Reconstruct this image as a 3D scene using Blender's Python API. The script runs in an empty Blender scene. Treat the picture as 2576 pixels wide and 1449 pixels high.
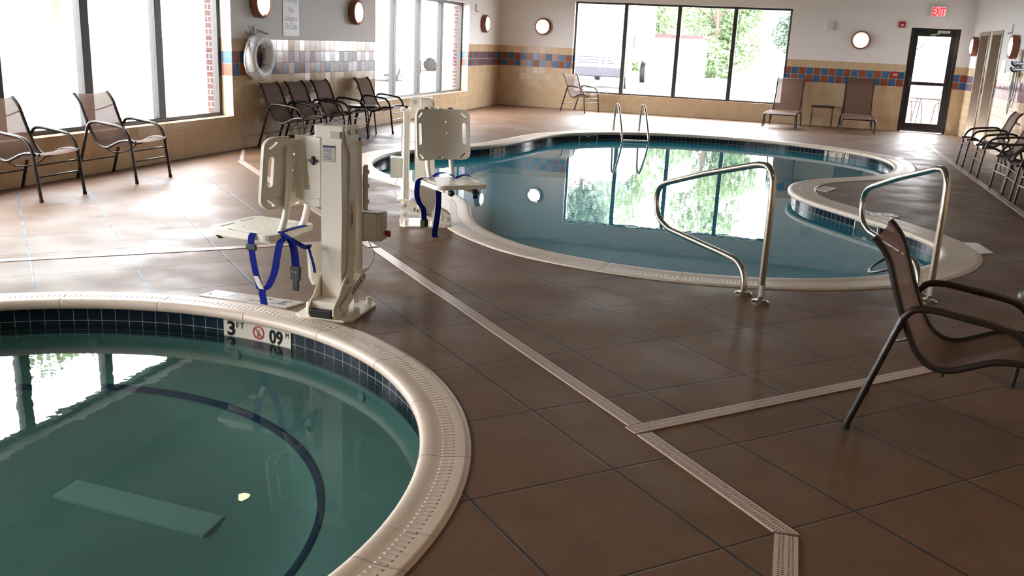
import bpy, bmesh, math, random
from mathutils import Vector, Matrix
from mathutils.geometry import tessellate_polygon
random.seed(7)
PI = math.pi
D2R = math.radians
SC = bpy.context.scene
COL = SC.collection

# ------------------------------------------------------------------ camera
CAM_H = 1.55
F_PX = 2330.54
YAW, PITCH, ROLL = -0.278967, 0.262681, -0.046816
_f = Vector((math.sin(YAW)*math.cos(PITCH), math.cos(YAW)*math.cos(PITCH), -math.sin(PITCH)))
_r = Vector((math.cos(YAW), -math.sin(YAW), 0)); _d = _f.cross(_r)
_c, _s = math.cos(ROLL), math.sin(ROLL)
_r2 = _c*_r + _s*_d; _d2 = -_s*_r + _c*_d
cd = bpy.data.cameras.new('camera'); cam = bpy.data.objects.new('camera', cd); COL.objects.link(cam)
cd.sensor_fit = 'HORIZONTAL'; cd.sensor_width = 36.0; cd.lens = F_PX*36.0/2576.0
cd.clip_start = 0.05; cd.clip_end = 500
M3 = Matrix((( _r2.x, -_d2.x, -_f.x), (_r2.y, -_d2.y, -_f.y), (_r2.z, -_d2.z, -_f.z)))
cam.matrix_world = Matrix.Translation((0, 0, CAM_H)) @ M3.to_4x4()
SC.camera = cam

# ------------------------------------------------------------------ world, exposure
w = bpy.data.worlds.new('world'); SC.world = w; w.use_nodes = True
nt = w.node_tree; nt.nodes.clear()
wo = nt.nodes.new('ShaderNodeOutputWorld'); bg = nt.nodes.new('ShaderNodeBackground')
bg.inputs[0].default_value = (0.97, 0.96, 1.0, 1); bg.inputs[1].default_value = 29.0
nt.links.new(bg.outputs[0], wo.inputs[0])
SC.view_settings.view_transform = 'Standard'; SC.view_settings.look = 'None'
SC.view_settings.exposure = 0.0; SC.view_settings.gamma = 1.0; SC.view_settings.use_curve_mapping = False
try:
    SC.cycles.use_denoising = True
    SC.cycles.max_bounces = 14; SC.cycles.diffuse_bounces = 6; SC.cycles.glossy_bounces = 5
    SC.cycles.transparent_max_bounces = 24; SC.cycles.transmission_bounces = 8
    SC.cycles.caustics_reflective = False; SC.cycles.sample_clamp_indirect = 8
except Exception:
    pass

def portal(loc, rot, sx, sy):
    ld = bpy.data.lights.new('daylight_portal', 'AREA'); ld.shape = 'RECTANGLE'; ld.size = sx; ld.size_y = sy
    ld.cycles.is_portal = True
    o = bpy.data.objects.new('daylight_portal', ld); o.location = loc; o.rotation_euler = rot; COL.objects.link(o)
XL, XR, YF, YB, ZC = -6.84, 3.43, 21.79, -2.2, 2.95
WT = 0.28
portal((XL-WT-0.10, 4.72, 1.35), (0, -PI/2, 0), 2.0, 11.9)
portal((XL-WT-0.10, 17.2, 1.35), (0, -PI/2, 0), 2.0, 4.9)
portal((-2.62, YF+WT+0.02, 1.42), (-PI/2, 0, 0), 4.9, 2.1)
portal((2.71, YF+WT+0.02, 1.1), (-PI/2, 0, 0), 0.7, 1.9)

# ------------------------------------------------------------------ node helpers
class NT:
    def __init__(s, name):
        m = bpy.data.materials.new(name); m.use_nodes = True
        s.m = m; s.t = m.node_tree; s.t.nodes.clear()
        s.out = s.t.nodes.new('ShaderNodeOutputMaterial')
    def n(s, t, **kw):
        x = s.t.nodes.new('ShaderNode'+t)
        for k, v in kw.items(): setattr(x, k, v)
        return x
    def l(s, a, b): s.t.links.new(a, b)
    def put(s, sock, v):
        if isinstance(v, bpy.types.NodeSocket): s.l(v, sock)
        elif isinstance(v, (tuple, list)) and len(v) == 3 and sock.type == 'RGBA': sock.default_value = (*v, 1)
        else: sock.default_value = v
    def math(s, op, a, b=None, c=None, clamp=False):
        x = s.n('Math', operation=op, use_clamp=clamp)
        s.put(x.inputs[0], a)
        if b is not None: s.put(x.inputs[1], b)
        if c is not None: s.put(x.inputs[2], c)
        return x.outputs[0]
    def mix(s, f, a, b):
        x = s.n('Mix', data_type='RGBA'); s.put(x.inputs[0], f); s.put(x.inputs[6], a); s.put(x.inputs[7], b)
        return x.outputs[2]
    def ramp(s, f, a, b, lo=0., hi=1.):
        x = s.n('MapRange', interpolation_type='SMOOTHSTEP'); s.put(x.inputs[0], f)
        x.inputs[1].default_value = a; x.inputs[2].default_value = b; x.inputs[3].default_value = lo; x.inputs[4].default_value = hi
        return x.outputs[0]
    def coord(s, kind='Object'):
        x = s.n('TexCoord'); return x.outputs[kind]
    def sep(s, v):
        x = s.n('SeparateXYZ'); s.l(v, x.inputs[0]); return x.outputs
    def comb(s, a, b, c=0.):
        x = s.n('CombineXYZ'); s.put(x.inputs[0], a); s.put(x.inputs[1], b); s.put(x.inputs[2], c); return x.outputs[0]
    def noise(s, vec, scale, detail=3., rough=.5, col=False):
        x = s.n('TexNoise'); s.l(vec, x.inputs['Vector']); x.inputs['Scale'].default_value = scale
        x.inputs['Detail'].default_value = detail; x.inputs['Roughness'].default_value = rough
        return x.outputs['Color' if col else 'Fac']
    def bump(s, h, strength=.3, dist=.01, normal=None):
        x = s.n('Bump'); x.inputs['Strength'].default_value = strength; x.inputs['Distance'].default_value = dist
        s.l(h, x.inputs['Height'])
        if normal is not None: s.l(normal, x.inputs['Normal'])
        return x.outputs[0]
    def bsdf(s, color, rough=.5, metal=0., spec=.5, normal=None, coat=0., **kw):
        x = s.n('BsdfPrincipled'); s.put(x.inputs['Base Color'], color); s.put(x.inputs['Roughness'], rough)
        s.put(x.inputs['Metallic'], metal); s.put(x.inputs['Specular IOR Level'], spec)
        x.inputs['Coat Weight'].default_value = coat
        if normal is not None: s.l(normal, x.inputs['Normal'])
        for k, v in kw.items(): s.put(x.inputs[k.replace('_', ' ')], v)
        return x.outputs[0]
    def done(s, sh): s.l(sh, s.out.inputs[0]); return s.m

def simple(name, col, rough=.5, metal=0., spec=.5, var=.06, vs=14., bump=0.):
    t = NT(name); co = t.coord()
    nz = t.noise(co, vs, 4)
    k = t.math('MULTIPLY_ADD', nz, 2*var, 1-var)
    v = t.n('VectorMath', operation='SCALE'); v.inputs[0].default_value = col; t.l(k, v.inputs['Scale'])
    rr = t.math('MULTIPLY_ADD', nz, .12, rough-.06, clamp=True)
    nm = t.bump(t.noise(co, 180., 2), bump, .002) if bump else None
    return t.done(t.bsdf(v.outputs[0], rr, metal, spec, nm))

def emit(name, col, st):
    t = NT(name); e = t.n('Emission'); e.inputs[0].default_value = (*col, 1); e.inputs[1].default_value = st
    return t.done(e.outputs[0])

# ---- concrete deck with diagonal saw cuts
def mat_floor():
    t = NT('deck_concrete'); co = t.coord(); x, y, z = t.sep(co)
    s = 2**-.5
    u = t.math('MULTIPLY', t.math('ADD', x, y), s); v = t.math('MULTIPLY', t.math('SUBTRACT', y, x), s)
    u2 = t.math('MULTIPLY_ADD', v, .009, u)
    def line(c, off, pitch, wd):
        a = t.math('DIVIDE', t.math('SUBTRACT', c, off), pitch)
        a = t.math('ABSOLUTE', t.math('SUBTRACT', a, t.math('ROUND', a)))
        a = t.math('MULTIPLY', a, pitch)
        return t.ramp(a, wd*.45, wd, 1., 0.)
    la = line(u2, 1.939, .599, .0090); lb = line(v, 1.985, .6125, .0068)
    sky_var = t.noise(co, 5., 4, .6)
    big = t.noise(co, .55, 3, .55); fine = t.noise(co, 55., 4, .7); mid = t.noise(co, 3.2, 5, .65)
    c = t.mix(t.ramp(big, .3, .7), (.145, .072, .035), (.158, .088, .046))
    c = t.mix(t.ramp(mid, .35, .75, 0., .55), c, (.100, .052, .028))
    c = t.mix(t.ramp(fine, .45, .8, 0., .45), c, (.23, .15, .10))
    speck = t.n('TexVoronoi'); t.l(co, speck.inputs['Vector']); speck.inputs['Scale'].default_value = 60.
    c = t.mix(t.ramp(speck.outputs['Distance'], .06, .14, .5, 0.), c, (.06, .04, .03))
    blue = t.mix(t.ramp(sky_var, .4, .65), (.045, .06, .085), (.11, .22, .34))  # bluish sky reflection in the left saw cuts painted as colour
    c = t.mix(t.math('MULTIPLY', la, .9), c, t.mix(t.ramp(x, -2.6, -3.6, 0., 1.), (.022, .026, .034), blue))
    c = t.mix(t.math('MULTIPLY', lb, .8), c, (.020, .018, .020))
    wet = t.noise(co, 1.5, 5, .62)
    r = t.ramp(wet, .36, .66, .53, .37)
    r = t.math('MULTIPLY_ADD', fine, .16, t.math('SUBTRACT', r, .04), clamp=True)
    h = t.math('SUBTRACT', t.math('MULTIPLY', fine, .12), t.math('MAXIMUM', la, lb))
    nm = t.bump(h, .35, .004)
    return t.done(t.bsdf(c, r, 0, .32, nm))

# ---- painted wall above, glazed tile below
def mat_wall():
    t = NT('tiled_wall'); co = t.coord(); x, y, z = t.sep(co)
    P = .155
    u = t.math('DIVIDE', t.math('ADD', t.math('ADD', x, y), -21.79+.10+40*P), P)   # joints line up at x=-0.10 on the far wall
    v = t.math('DIVIDE', z, P)
    fu = t.math('FLOOR', u); fv = t.math('FLOOR', v)
    du = t.math('ABSOLUTE', t.math('SUBTRACT', u, t.math('ROUND', u))); dv = t.math('ABSOLUTE', t.math('SUBTRACT', v, t.math('ROUND', v)))
    gr = t.ramp(t.math('MINIMUM', du, dv), .010, .028, 1., 0.)
    cell = t.comb(fu, fv, 0.)
    wn = t.n('TexWhiteNoise', noise_dimensions='3D'); t.l(cell, wn.inputs['Vector'])
    rnd = wn.outputs['Value']
    tan = t.mix(rnd, (.58, .425, .26), (.64, .485, .31))
    rust = t.mix(rnd, (.25, .068, .032), (.30, .085, .040))
    blu = t.mix(rnd, (.035, .110, .235), (.055, .150, .300))
    lw_ = t.math('MULTIPLY', t.math('LESS_THAN', x, -6.8), t.math('LESS_THAN', y, 21.78))
    par = t.math('MODULO', t.math('ADD', t.math('ADD', t.math('ADD', fu, fv), 1001.), t.math('ADD', lw_, t.math('GREATER_THAN', x, 2.8))), 2.)
    band = t.math('MULTIPLY', t.math('GREATER_THAN', fv, 5.5), t.math('LESS_THAN', fv, 7.5))
    c = t.mix(band, tan, t.mix(par, blu, rust))
    mott = t.noise(co, 24., 4, .6)
    c = t.mix(t.ramp(mott, .35, .75, 0., .10), c, t.mix(.5, c, (.75, .62, .45)))
    c = t.mix(gr, c, (.62, .52, .40))
    nj = t.n('VectorMath', operation='SUBTRACT'); t.l(wn.outputs['Color'], nj.inputs[0]); nj.inputs[1].default_value = (.5, .5, .5)
    nk = t.n('VectorMath', operation='SCALE'); t.l(nj.outputs[0], nk.inputs[0]); nk.inputs['Scale'].default_value = .035
    ge = t.n('NewGeometry')
    na = t.n('VectorMath', operation='ADD'); t.l(ge.outputs['Normal'], na.inputs[0]); t.l(nk.outputs[0], na.inputs[1])
    nn = t.n('VectorMath', operation='NORMALIZE'); t.l(na.outputs[0], nn.inputs[0])
    hh = t.math('SUBTRACT', t.math('MULTIPLY', t.noise(co, 9., 2), .35), gr)
    nm = t.bump(hh, .45, .004, nn.outputs[0])
    tile = t.bsdf(c, t.math('MULTIPLY_ADD', gr, .5, .13, clamp=True), 0, .28, nm)
    pn = t.noise(co, 120., 3, .6)
    pc = t.mix(t.noise(co, .8, 3), (.84, .82, .81), (.88, .86, .85))
    paint = t.bsdf(pc, .6, 0, .3, t.bump(pn, .2, .002))
    m = t.n('MixShader'); t.l(t.math('GREATER_THAN', z, 9*P), m.inputs[0]); t.l(tile, m.inputs[1]); t.l(paint, m.inputs[2])
    return t.done(m.outputs[0])

def mat_ceiling():
    t = NT('ceiling_plaster'); co = t.coord()
    return t.done(t.bsdf(t.mix(t.noise(co, 1.1, 3), (.32, .31, .29), (.36, .35, .33)), .8, 0, .2, t.bump(t.noise(co, 90., 3), .3, .004)))

def mat_cope():
    t = NT('coping_stone'); uv = t.coord('UV'); co = t.coord(); u, v, _ = t.sep(uv)
    rid = t.math('SINE', t.math('MULTIPLY', u, 2*PI/.030))
    band = t.math('MULTIPLY', t.ramp(v, .36, .42), t.ramp(v, .60, .66, 1., 0.))
    rid = t.math('MULTIPLY', t.ramp(rid, -.2, .8), band)
    j = t.math('DIVIDE', u, .60); j = t.math('MULTIPLY', t.math('ABSOLUTE', t.math('SUBTRACT', j, t.math('ROUND', j))), .60)
    jl = t.ramp(j, .002, .006, 1., 0.)
    seg = t.n('TexWhiteNoise', noise_dimensions='1D'); t.l(t.math('ROUND', t.math('DIVIDE', t.math('ADD', u, .30), .6)), seg.inputs['W'])
    c = t.mix(t.noise(co, 4., 4, .6), (.66, .535, .43), (.74, .61, .50))
    c = t.mix(t.math('MULTIPLY', seg.outputs['Value'], .35), c, (.56, .41, .30))
    c = t.mix(t.ramp(t.noise(co, 18., 4, .65), .55, .8, 0., .3), c, (.42, .33, .26))
    c = t.mix(t.math('MULTIPLY', t.math('MULTIPLY', rid, .18), t.noise(co, 3., 2)), c, (.34, .25, .20))
    c = t.mix(t.math('MULTIPLY', jl, .5), c, (.20, .15, .12))
    h = t.math('SUBTRACT', t.math('MULTIPLY', rid, .8), t.math('MULTIPLY', jl, .35))
    return t.done(t.bsdf(c, .42, 0, .4, t.bump(h, 1.0, .005)))

def mat_pooltile():
    t = NT('waterline_tile'); uv = t.coord('UV'); u, v, _ = t.sep(uv); Q = .077
    a = t.math('DIVIDE', u, Q); b = t.math('DIVIDE', t.math('ADD', v, .050), Q)
    da = t.math('ABSOLUTE', t.math('SUBTRACT', a, t.math('ROUND', a))); db = t.math('ABSOLUTE', t.math('SUBTRACT', b, t.math('ROUND', b)))
    gr = t.ramp(t.math('MINIMUM', da, db), .014, .030, 1., 0.)
    wn = t.n('TexWhiteNoise', noise_dimensions='2D'); t.l(t.comb(t.math('FLOOR', a), t.math('FLOOR', b)), wn.inputs['Vector'])
    c = t.mix(wn.outputs['Value'], (.008, .013, .022), (.013, .021, .034))
    c = t.mix(gr, c, (.30, .30, .24))
    return t.done(t.bsdf(c, t.math('MULTIPLY_ADD', gr, .4, .14), 0, .10, t.bump(gr, -.4, .003)))

def mat_plaster(name, c1, c2):
    t = NT(name); co = t.coord()
    return t.done(t.bsdf(t.mix(t.ramp(t.noise(co, 2.5, 5, .6), .3, .7), c1, c2), .8, 0, .2))

def mat_water(name, tint, scale, amp, murk, mf):
    t = NT(name); co = t.coord()
    mp = t.n('Mapping'); t.l(co, mp.inputs[0]); mp.inputs['Scale'].default_value = (1, 1, 1)
    n1 = t.noise(mp.outputs[0], scale, 3, .55); n2 = t.noise(mp.outputs[0], scale*3.7, 2, .5)
    h = t.math('MULTIPLY_ADD', n2, .25, n1)
    nm = t.bump(h, amp, .012)
    lw = t.n('LayerWeight'); lw.inputs[0].default_value = .5; t.l(nm, lw.inputs['Normal'])
    fz = t.math('MULTIPLY_ADD', t.math('POWER', lw.outputs['Facing'], 5.), .98, .02, clamp=True)
    tr = t.n('BsdfTransparent'); tr.inputs[0].default_value = (*tint, 1)
    gl = t.n('BsdfGlossy'); gl.inputs['Roughness'].default_value = .0; t.l(nm, gl.inputs['Normal'])
    df = t.n('BsdfDiffuse'); df.inputs[0].default_value = (*murk, 1)
    m0 = t.n('MixShader'); m0.inputs[0].default_value = mf; t.l(tr.outputs[0], m0.inputs[1]); t.l(df.outputs[0], m0.inputs[2])
    m = t.n('MixShader'); t.l(fz, m.inputs[0]); t.l(m0.outputs[0], m.inputs[1]); t.l(gl.outputs[0], m.inputs[2])
    return t.done(m.outputs[0])

def mat_glass():
    t = NT('window_glass'); lw = t.n('LayerWeight'); lw.inputs[0].default_value = .5
    fz = t.math('MULTIPLY_ADD', t.math('POWER', lw.outputs['Facing'], 5.), .70, .03, clamp=True)
    tr = t.n('BsdfTransparent'); tr.inputs[0].default_value = (.97, .98, .98, 1)
    gl = t.n('BsdfGlossy'); gl.inputs['Roughness'].default_value = .01
    m = t.n('MixShader'); t.l(fz, m.inputs[0]); t.l(tr.outputs[0], m.inputs[1]); t.l(gl.outputs[0], m.inputs[2])
    return t.done(m.outputs[0])

def mat_sling():
    t = NT('brown_sling_mesh'); uv = t.coord('UV'); u, v, _ = t.sep(uv)
    wv = t.math('SINE', t.math('MULTIPLY', v, 2*PI/.0055)); wu = t.math('SINE', t.math('MULTIPLY', u, 2*PI/.004))
    w2 = t.math('MULTIPLY_ADD', t.math('ADD', wv, t.math('MULTIPLY', wu, .5)), .25, .5, clamp=True)
    c = t.mix(w2, (.125, .068, .050), (.22, .135, .105))
    d = t.bsdf(c, .75, 0, .25, t.bump(w2, .5, .001))
    tl = t.n('BsdfTranslucent'); t.l(c, tl.inputs[0])
    tp = t.n('BsdfTransparent')
    m1 = t.n('MixShader'); m1.inputs[0].default_value = .22; t.l(d, m1.inputs[1]); t.l(tl.outputs[0], m1.inputs[2])
    m2 = t.n('MixShader'); m2.inputs[0].default_value = .10; t.l(m1.outputs[0], m2.inputs[1]); t.l(tp.outputs[0], m2.inputs[2])
    return t.done(m2.outputs[0])

def mat_drain():
    t = NT('drain_grate_plastic'); uv = t.coord('UV'); u, v, _ = t.sep(uv)
    sl = t.ramp(t.math('SINE', t.math('MULTIPLY', u, 2*PI/.0125)), .1, .45)
    a = t.math('ABSOLUTE', v)
    b1 = t.math('MULTIPLY', t.ramp(a, .0045, .006), t.ramp(a, .0130, .0145, 1., 0.))
    b2 = t.math('MULTIPLY', t.ramp(a, .0165, .018), t.ramp(a, .0245, .026, 1., 0.))
    k = t.math('MULTIPLY', t.math('MAXIMUM', b1, b2), sl)
    co = t.coord()
    c = t.mix(t.noise(co, 6., 4, .6), (.56, .42, .35), (.62, .48, .41))
    c = t.mix(k, c, (.07, .045, .035))
    return t.done(t.bsdf(c, .30, 0, .5, t.bump(k, -.6, .004)))

def mat_brick():
    t = NT('exterior_brick'); co = t.coord(); x, y, z = t.sep(co)
    b = t.n('TexBrick'); t.l(t.comb(t.math('ADD', x, y), z), b.inputs['Vector'])
    b.inputs['Color1'].default_value = (.040, .012, .010, 1); b.inputs['Color2'].default_value = (.060, .020, .016, 1); b.inputs['Mortar'].default_value = (.16, .14, .13, 1)
    b.inputs['Scale'].default_value = 1.; b.inputs['Brick Width'].default_value = .21; b.inputs['Row Height'].default_value = .075; b.inputs['Mortar Size'].default_value = .007
    return t.done(t.bsdf(b.outputs[0], .85))

def mat_leaf(name, c1, c2):
    t = NT(name); g = t.n('NewGeometry'); c = t.mix(g.outputs['Random Per Island'], c1, c2)
    d = t.bsdf(c, .6, 0, .3); tl = t.n('BsdfTranslucent'); t.l(c, tl.inputs[0])
    m = t.n('MixShader'); m.inputs[0].default_value = .35; t.l(d, m.inputs[1]); t.l(tl.outputs[0], m.inputs[2])
    return t.done(m.outputs[0])

MT = {}
MT['floor'] = mat_floor(); MT['wall'] = mat_wall(); MT['ceil'] = mat_ceiling(); MT['cope'] = mat_cope(); MT['ptile'] = mat_pooltile()
MT['plaster'] = mat_plaster('pool_plaster', (.30, .58, .62), (.36, .64, .68)); MT['splaster'] = mat_plaster('spa_plaster', (.36, .48, .42), (.42, .54, .48))
MT['water'] = mat_water('pool_water', (.22, .58, .66), 2.6, .055, (.045, .38, .50), .62)
MT['swater'] = mat_water('spa_water', (.39, .53, .52), 3.0, .055, (.03, .075, .07), .20)
MT['glass'] = mat_glass(); MT['sling'] = mat_sling(); MT['drain'] = mat_drain(); MT['brick'] = mat_brick()
MT['leaf'] = mat_leaf('foliage_green', (.13, .20, .09), (.27, .36, .20)); MT['leaf2'] = mat_leaf('foliage_blue_green', (.15, .21, .16), (.29, .36, .29))
MT['bronze'] = simple('dark_bronze_frame', (.040, .036, .033), .38, .3, .5)
MT['door'] = simple('black_door_paint', (.012, .009, .009), .35)
MT['chair'] = simple('dark_brown_powder_coat', (.024, .016, .012), .34, .1, .45, bump=.1)
MT['rubber'] = simple('black_rubber', (.012, .011, .010), .6)
MT['steel'] = simple('brushed_stainless', (.50, .44, .36), .25, 1., .5, var=.04)
MT['chrome'] = simple('bright_steel', (.62, .60, .57), .18, 1.)
MT['white'] = simple('white_powder_coat', (.86, .79, .68), .30, 0, .5, var=.03, bump=.1)
MT['plastic'] = simple('cream_moulded_plastic', (.86, .80, .68), .38, 0, .5, var=.03)
MT['grey'] = simple('grey_plastic_box', (.58, .56, .48), .4)
MT['galv'] = simple('galvanised_bracket', (.50, .50, .46), .4, .2)
MT['strap'] = simple('blue_webbing', (.004, .011, .17), .85, 0, .15, bump=.5)
MT['black'] = simple('black_plastic', (.012, .011, .012), .4)
MT['ink'] = simple('black_lettering', (.010, .010, .010), .6, 0, .1)
MT['greyink'] = simple('grey_lettering', (.11, .11, .13), .5)
MT['red'] = simple('red_paint', (.42, .03, .025), .4)
MT['redbtn'] = simple('red_button', (.35, .01, .015), .3)
MT['yellow'] = simple('yellow_label', (.75, .48, .03), .5)
MT['orange'] = simple('orange_label', (.55, .10, .02), .5)
MT['label'] = simple('pale_label', (.66, .62, .55), .5)
MT['navy'] = simple('navy_label', (.04, .05, .12), .5)
MT['ctile'] = simple('cream_marker_tile', (.60, .55, .46), .35, 0, .1, var=.04)
MT['dtile'] = simple('white_deck_tile', (.60, .55, .52), .25, var=.08)
MT['lamp'] = emit('lit_lamp_glass', (1., .86, .68), 9.)
MT['can'] = emit('lit_downlight', (1., .80, .50), 22.)
MT['lampring'] = simple('glow_tinted_bronze_ring', (.26, .095, .050), .40, .25)  # orange lamp glow on the bronze rim put into its base colour
MT['exit'] = emit('lit_exit_panel', (1., .42, .42), 1.05); MT['exitr'] = emit('lit_exit_letters', (1., .03, .05), .95)
MT['wplastic'] = simple('white_plastic', (.70, .68, .66), .4)
MT['ivory'] = simple('ivory_plastic', (.72, .62, .42), .4)
MT['ring'] = simple('white_vinyl', (.86, .86, .86), .5, var=.05)
MT['rope'] = simple('white_rope', (.60, .60, .58), .7, bump=.4)
MT['net'] = simple('grey_cord', (.18, .18, .20), .7)
MT['trimp'] = simple('beige_door_trim', (.34, .27, .20), .4)
MT['doorb'] = simple('brown_door_leaf', (.20, .13, .085), .45)
MT['brass'] = simple('brass_lever', (.65, .42, .16), .25, 1.)
MT['bluepole'] = simple('blue_anodised_pole', (.16, .24, .38), .3, .5)
MT['teal'] = simple('teal_hose', (.10, .17, .18), .4)
MT['ground'] = simple('pale_pavement', (.17, .17, .165), .8, vs=.3)
MT['grass'] = simple('grass_ground', (.19, .195, .16), .9, vs=1.2, var=.2)
MT['truck'] = simple('truck_white_paint', (.75, .75, .75), .35)
MT['truckd'] = simple('truck_grey_bumper', (.016, .016, .024), .4)
MT['pink'] = simple('pinkish_building_wall', (.30, .22, .21), .8)
MT['roofm'] = simple('dull_red_roof', (.045, .022, .024), .7)
MT['bark'] = simple('tree_bark', (.12, .09, .07), .9)
MT['ltop'] = simple('pale_table_glass', (.22, .25, .28), .10, 0., .7)
MT['sump'] = simple('pale_sump_cover', (.82, .90, .80), .6)

# ------------------------------------------------------------------ mesh helpers
def new_obj(name, bm, mat, parent=None, smooth=False, loc=None):
    me = bpy.data.meshes.new(name)
    bmesh.ops.recalc_face_normals(bm, faces=bm.faces[:])
    bm.to_mesh(me); bm.free()
    for m in (mat if isinstance(mat, (list, tuple)) else [mat]): me.materials.append(m)
    if smooth:
        for p in me.polygons: p.use_smooth = True
        try: me.set_sharp_from_angle(angle=D2R(38))
        except Exception: pass
    o = bpy.data.objects.new(name, me); COL.objects.link(o)
    if parent is not None: o.parent = parent
    if loc is not None: o.location = loc
    return o

def empty(name, loc=(0, 0, 0), rz=0.):
    o = bpy.data.objects.new(name, None); COL.objects.link(o); o.empty_display_size = .1
    o.location = loc; o.rotation_euler = (0, 0, rz); return o

def tag(o, label=None, cat=None, group=None, kind=None):
    if label: o['label'] = label
    if cat: o['category'] = cat
    if group: o['group'] = group
    if kind: o['kind'] = kind
    return o

def BM(): return bmesh.new()

def box(bm, x0, x1, y0, y1, z0, z1, M=None, bev=0.):
    vs = [Vector((x, y, z)) for z in (z0, z1) for y in (y0, y1) for x in (x0, x1)]
    if M is not None: vs = [M @ v for v in vs]
    V = [bm.verts.new(v) for v in vs]
    F = [bm.faces.new([V[i] for i in q]) for q in ((0, 2, 3, 1), (4, 5, 7, 6), (0, 1, 5, 4), (2, 6, 7, 3), (0, 4, 6, 2), (1, 3, 7, 5))]
    if bev:
        es = list({e for f in F for e in f.edges})
        bmesh.ops.bevel(bm, geom=es, offset=bev, segments=2, affect='EDGES', profile=.5)

def fillet(pts, r, n=6):
    pts = [Vector(p) for p in pts]; out = [pts[0]]
    for i in range(1, len(pts)-1):
        a, b, c = pts[i-1], pts[i], pts[i+1]
        rr = r[i] if isinstance(r, (list, tuple)) else r
        d1 = (a-b); d2 = (c-b); k = min(rr, d1.length*.49, d2.length*.49)
        p1 = b+d1.normalized()*k; p2 = b+d2.normalized()*k
        for j in range(n+1):
            s = j/n; out.append((1-s)**2*p1+2*s*(1-s)*b+s*s*p2)
    out.append(pts[-1]); return out

def catmull(pts, n=6, closed=False):
    pts = [Vector(p) for p in pts]; N = len(pts); out = []
    rng = range(N if closed else N-1)
    for i in rng:
        if closed: p0, p1, p2, p3 = pts[i-1], pts[i], pts[(i+1) % N], pts[(i+2) % N]
        else: p0, p1, p2, p3 = pts[max(i-1, 0)], pts[i], pts[i+1], pts[min(i+2, N-1)]
        for j in range(n):
            t = j/n
            out.append(.5*((2*p1)+(-p0+p2)*t+(2*p0-5*p1+4*p2-p3)*t*t+(-p0+3*p1-3*p2+p3)*t**3))
    if not closed: out.append(pts[-1])
    return out

def tube(bm, pts, r, seg=10, closed=False, sx=1., cap=True):
    pts = [Vector(p) for p in pts]; N = len(pts)
    T = []
    for i in range(N):
        if closed: d = pts[(i+1) % N]-pts[i-1]
        else: d = pts[min(i+1, N-1)]-pts[max(i-1, 0)]
        T.append(d.normalized())
    up = Vector((0, 0, 1)) if abs(T[0].z) < .9 else Vector((0, 1, 0))
    nrm = (up-T[0]*up.dot(T[0])).normalized(); rings = []
    for i in range(N):
        nrm = (nrm-T[i]*nrm.dot(T[i])).normalized(); b = T[i].cross(nrm)
        rr = r[i] if isinstance(r, (list, tuple)) else r
        rings.append([bm.verts.new(pts[i]+(nrm*math.cos(2*PI*k/seg)+b*math.sin(2*PI*k/seg)*sx)*rr) for k in range(seg)])
    for i in range(N if closed else N-1):
        a, b2 = rings[i], rings[(i+1) % N]
        for k in range(seg): bm.faces.new((a[k], a[(k+1) % seg], b2[(k+1) % seg], b2[k]))
    if not closed and cap: bm.faces.new(rings[0][::-1]); bm.faces.new(rings[-1])

def lathe(bm, prof, seg=24, M=None):
    rings = []
    for r, z in prof:
        rings.append([bm.verts.new((M or Matrix()) @ Vector((r*math.cos(2*PI*k/seg), r*math.sin(2*PI*k/seg), z))) for k in range(seg)])
    for a, b in zip(rings, rings[1:]):
        for k in range(seg): bm.faces.new((a[k], a[(k+1) % seg], b[(k+1) % seg], b[k]))
    bm.faces.new(rings[0][::-1]); bm.faces.new(rings[-1])

def slab(bm, outer, holes, th, M=None):
    """plate with holes: 2D outlines in the local XY plane, thickness along +Z"""
    loops = [outer]+list(holes)
    flat = [p for lp in loops for p in lp]
    tris = tessellate_polygon([[Vector((p[0], p[1], 0)) for p in lp] for lp in loops])
    M = M or Matrix()
    A = [bm.verts.new(M @ Vector((p[0], p[1], 0))) for p in flat]
    if th == 0:
        for t in tris:
            try: bm.faces.new([A[i] for i in t])
            except ValueError: pass
        return A
    B = [bm.verts.new(M @ Vector((p[0], p[1], th))) for p in flat]
    for t in tris:
        try: bm.faces.new([A[i] for i in t]); bm.faces.new([B[i] for i in t][::-1])
        except ValueError: pass
    k = 0
    for lp in loops:
        n = len(lp)
        for i in range(n):
            a, b = k+i, k+(i+1) % n
            bm.faces.new((A[a], A[b], B[b], B[a]))
        k += n
    return A+B

def rrect(cx, cy, w, h, r, n=4):
    out = []
    for qx, qy, a0 in ((1, 1, 0), (-1, 1, 90), (-1, -1, 180), (1, -1, 270)):
        for j in range(n+1):
            a = D2R(a0+90*j/n); out.append((cx+qx*(w/2-r)+r*math.cos(a), cy+qy*(h/2-r)+r*math.sin(a)))
    return out

def slot(cx, cy, L, wd, ang, n=5):
    out = []
    ca, sa = math.cos(D2R(ang)), math.sin(D2R(ang))
    for sgn, a0 in ((1, -90), (-1, 90)):
        for j in range(n+1):
            a = D2R(a0+180*j/n); x = sgn*(L-wd)/2+wd/2*math.cos(a); y = wd/2*math.sin(a)
            out.append((cx+x*ca-y*sa, cy+x*sa+y*ca))
    return out

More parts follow.
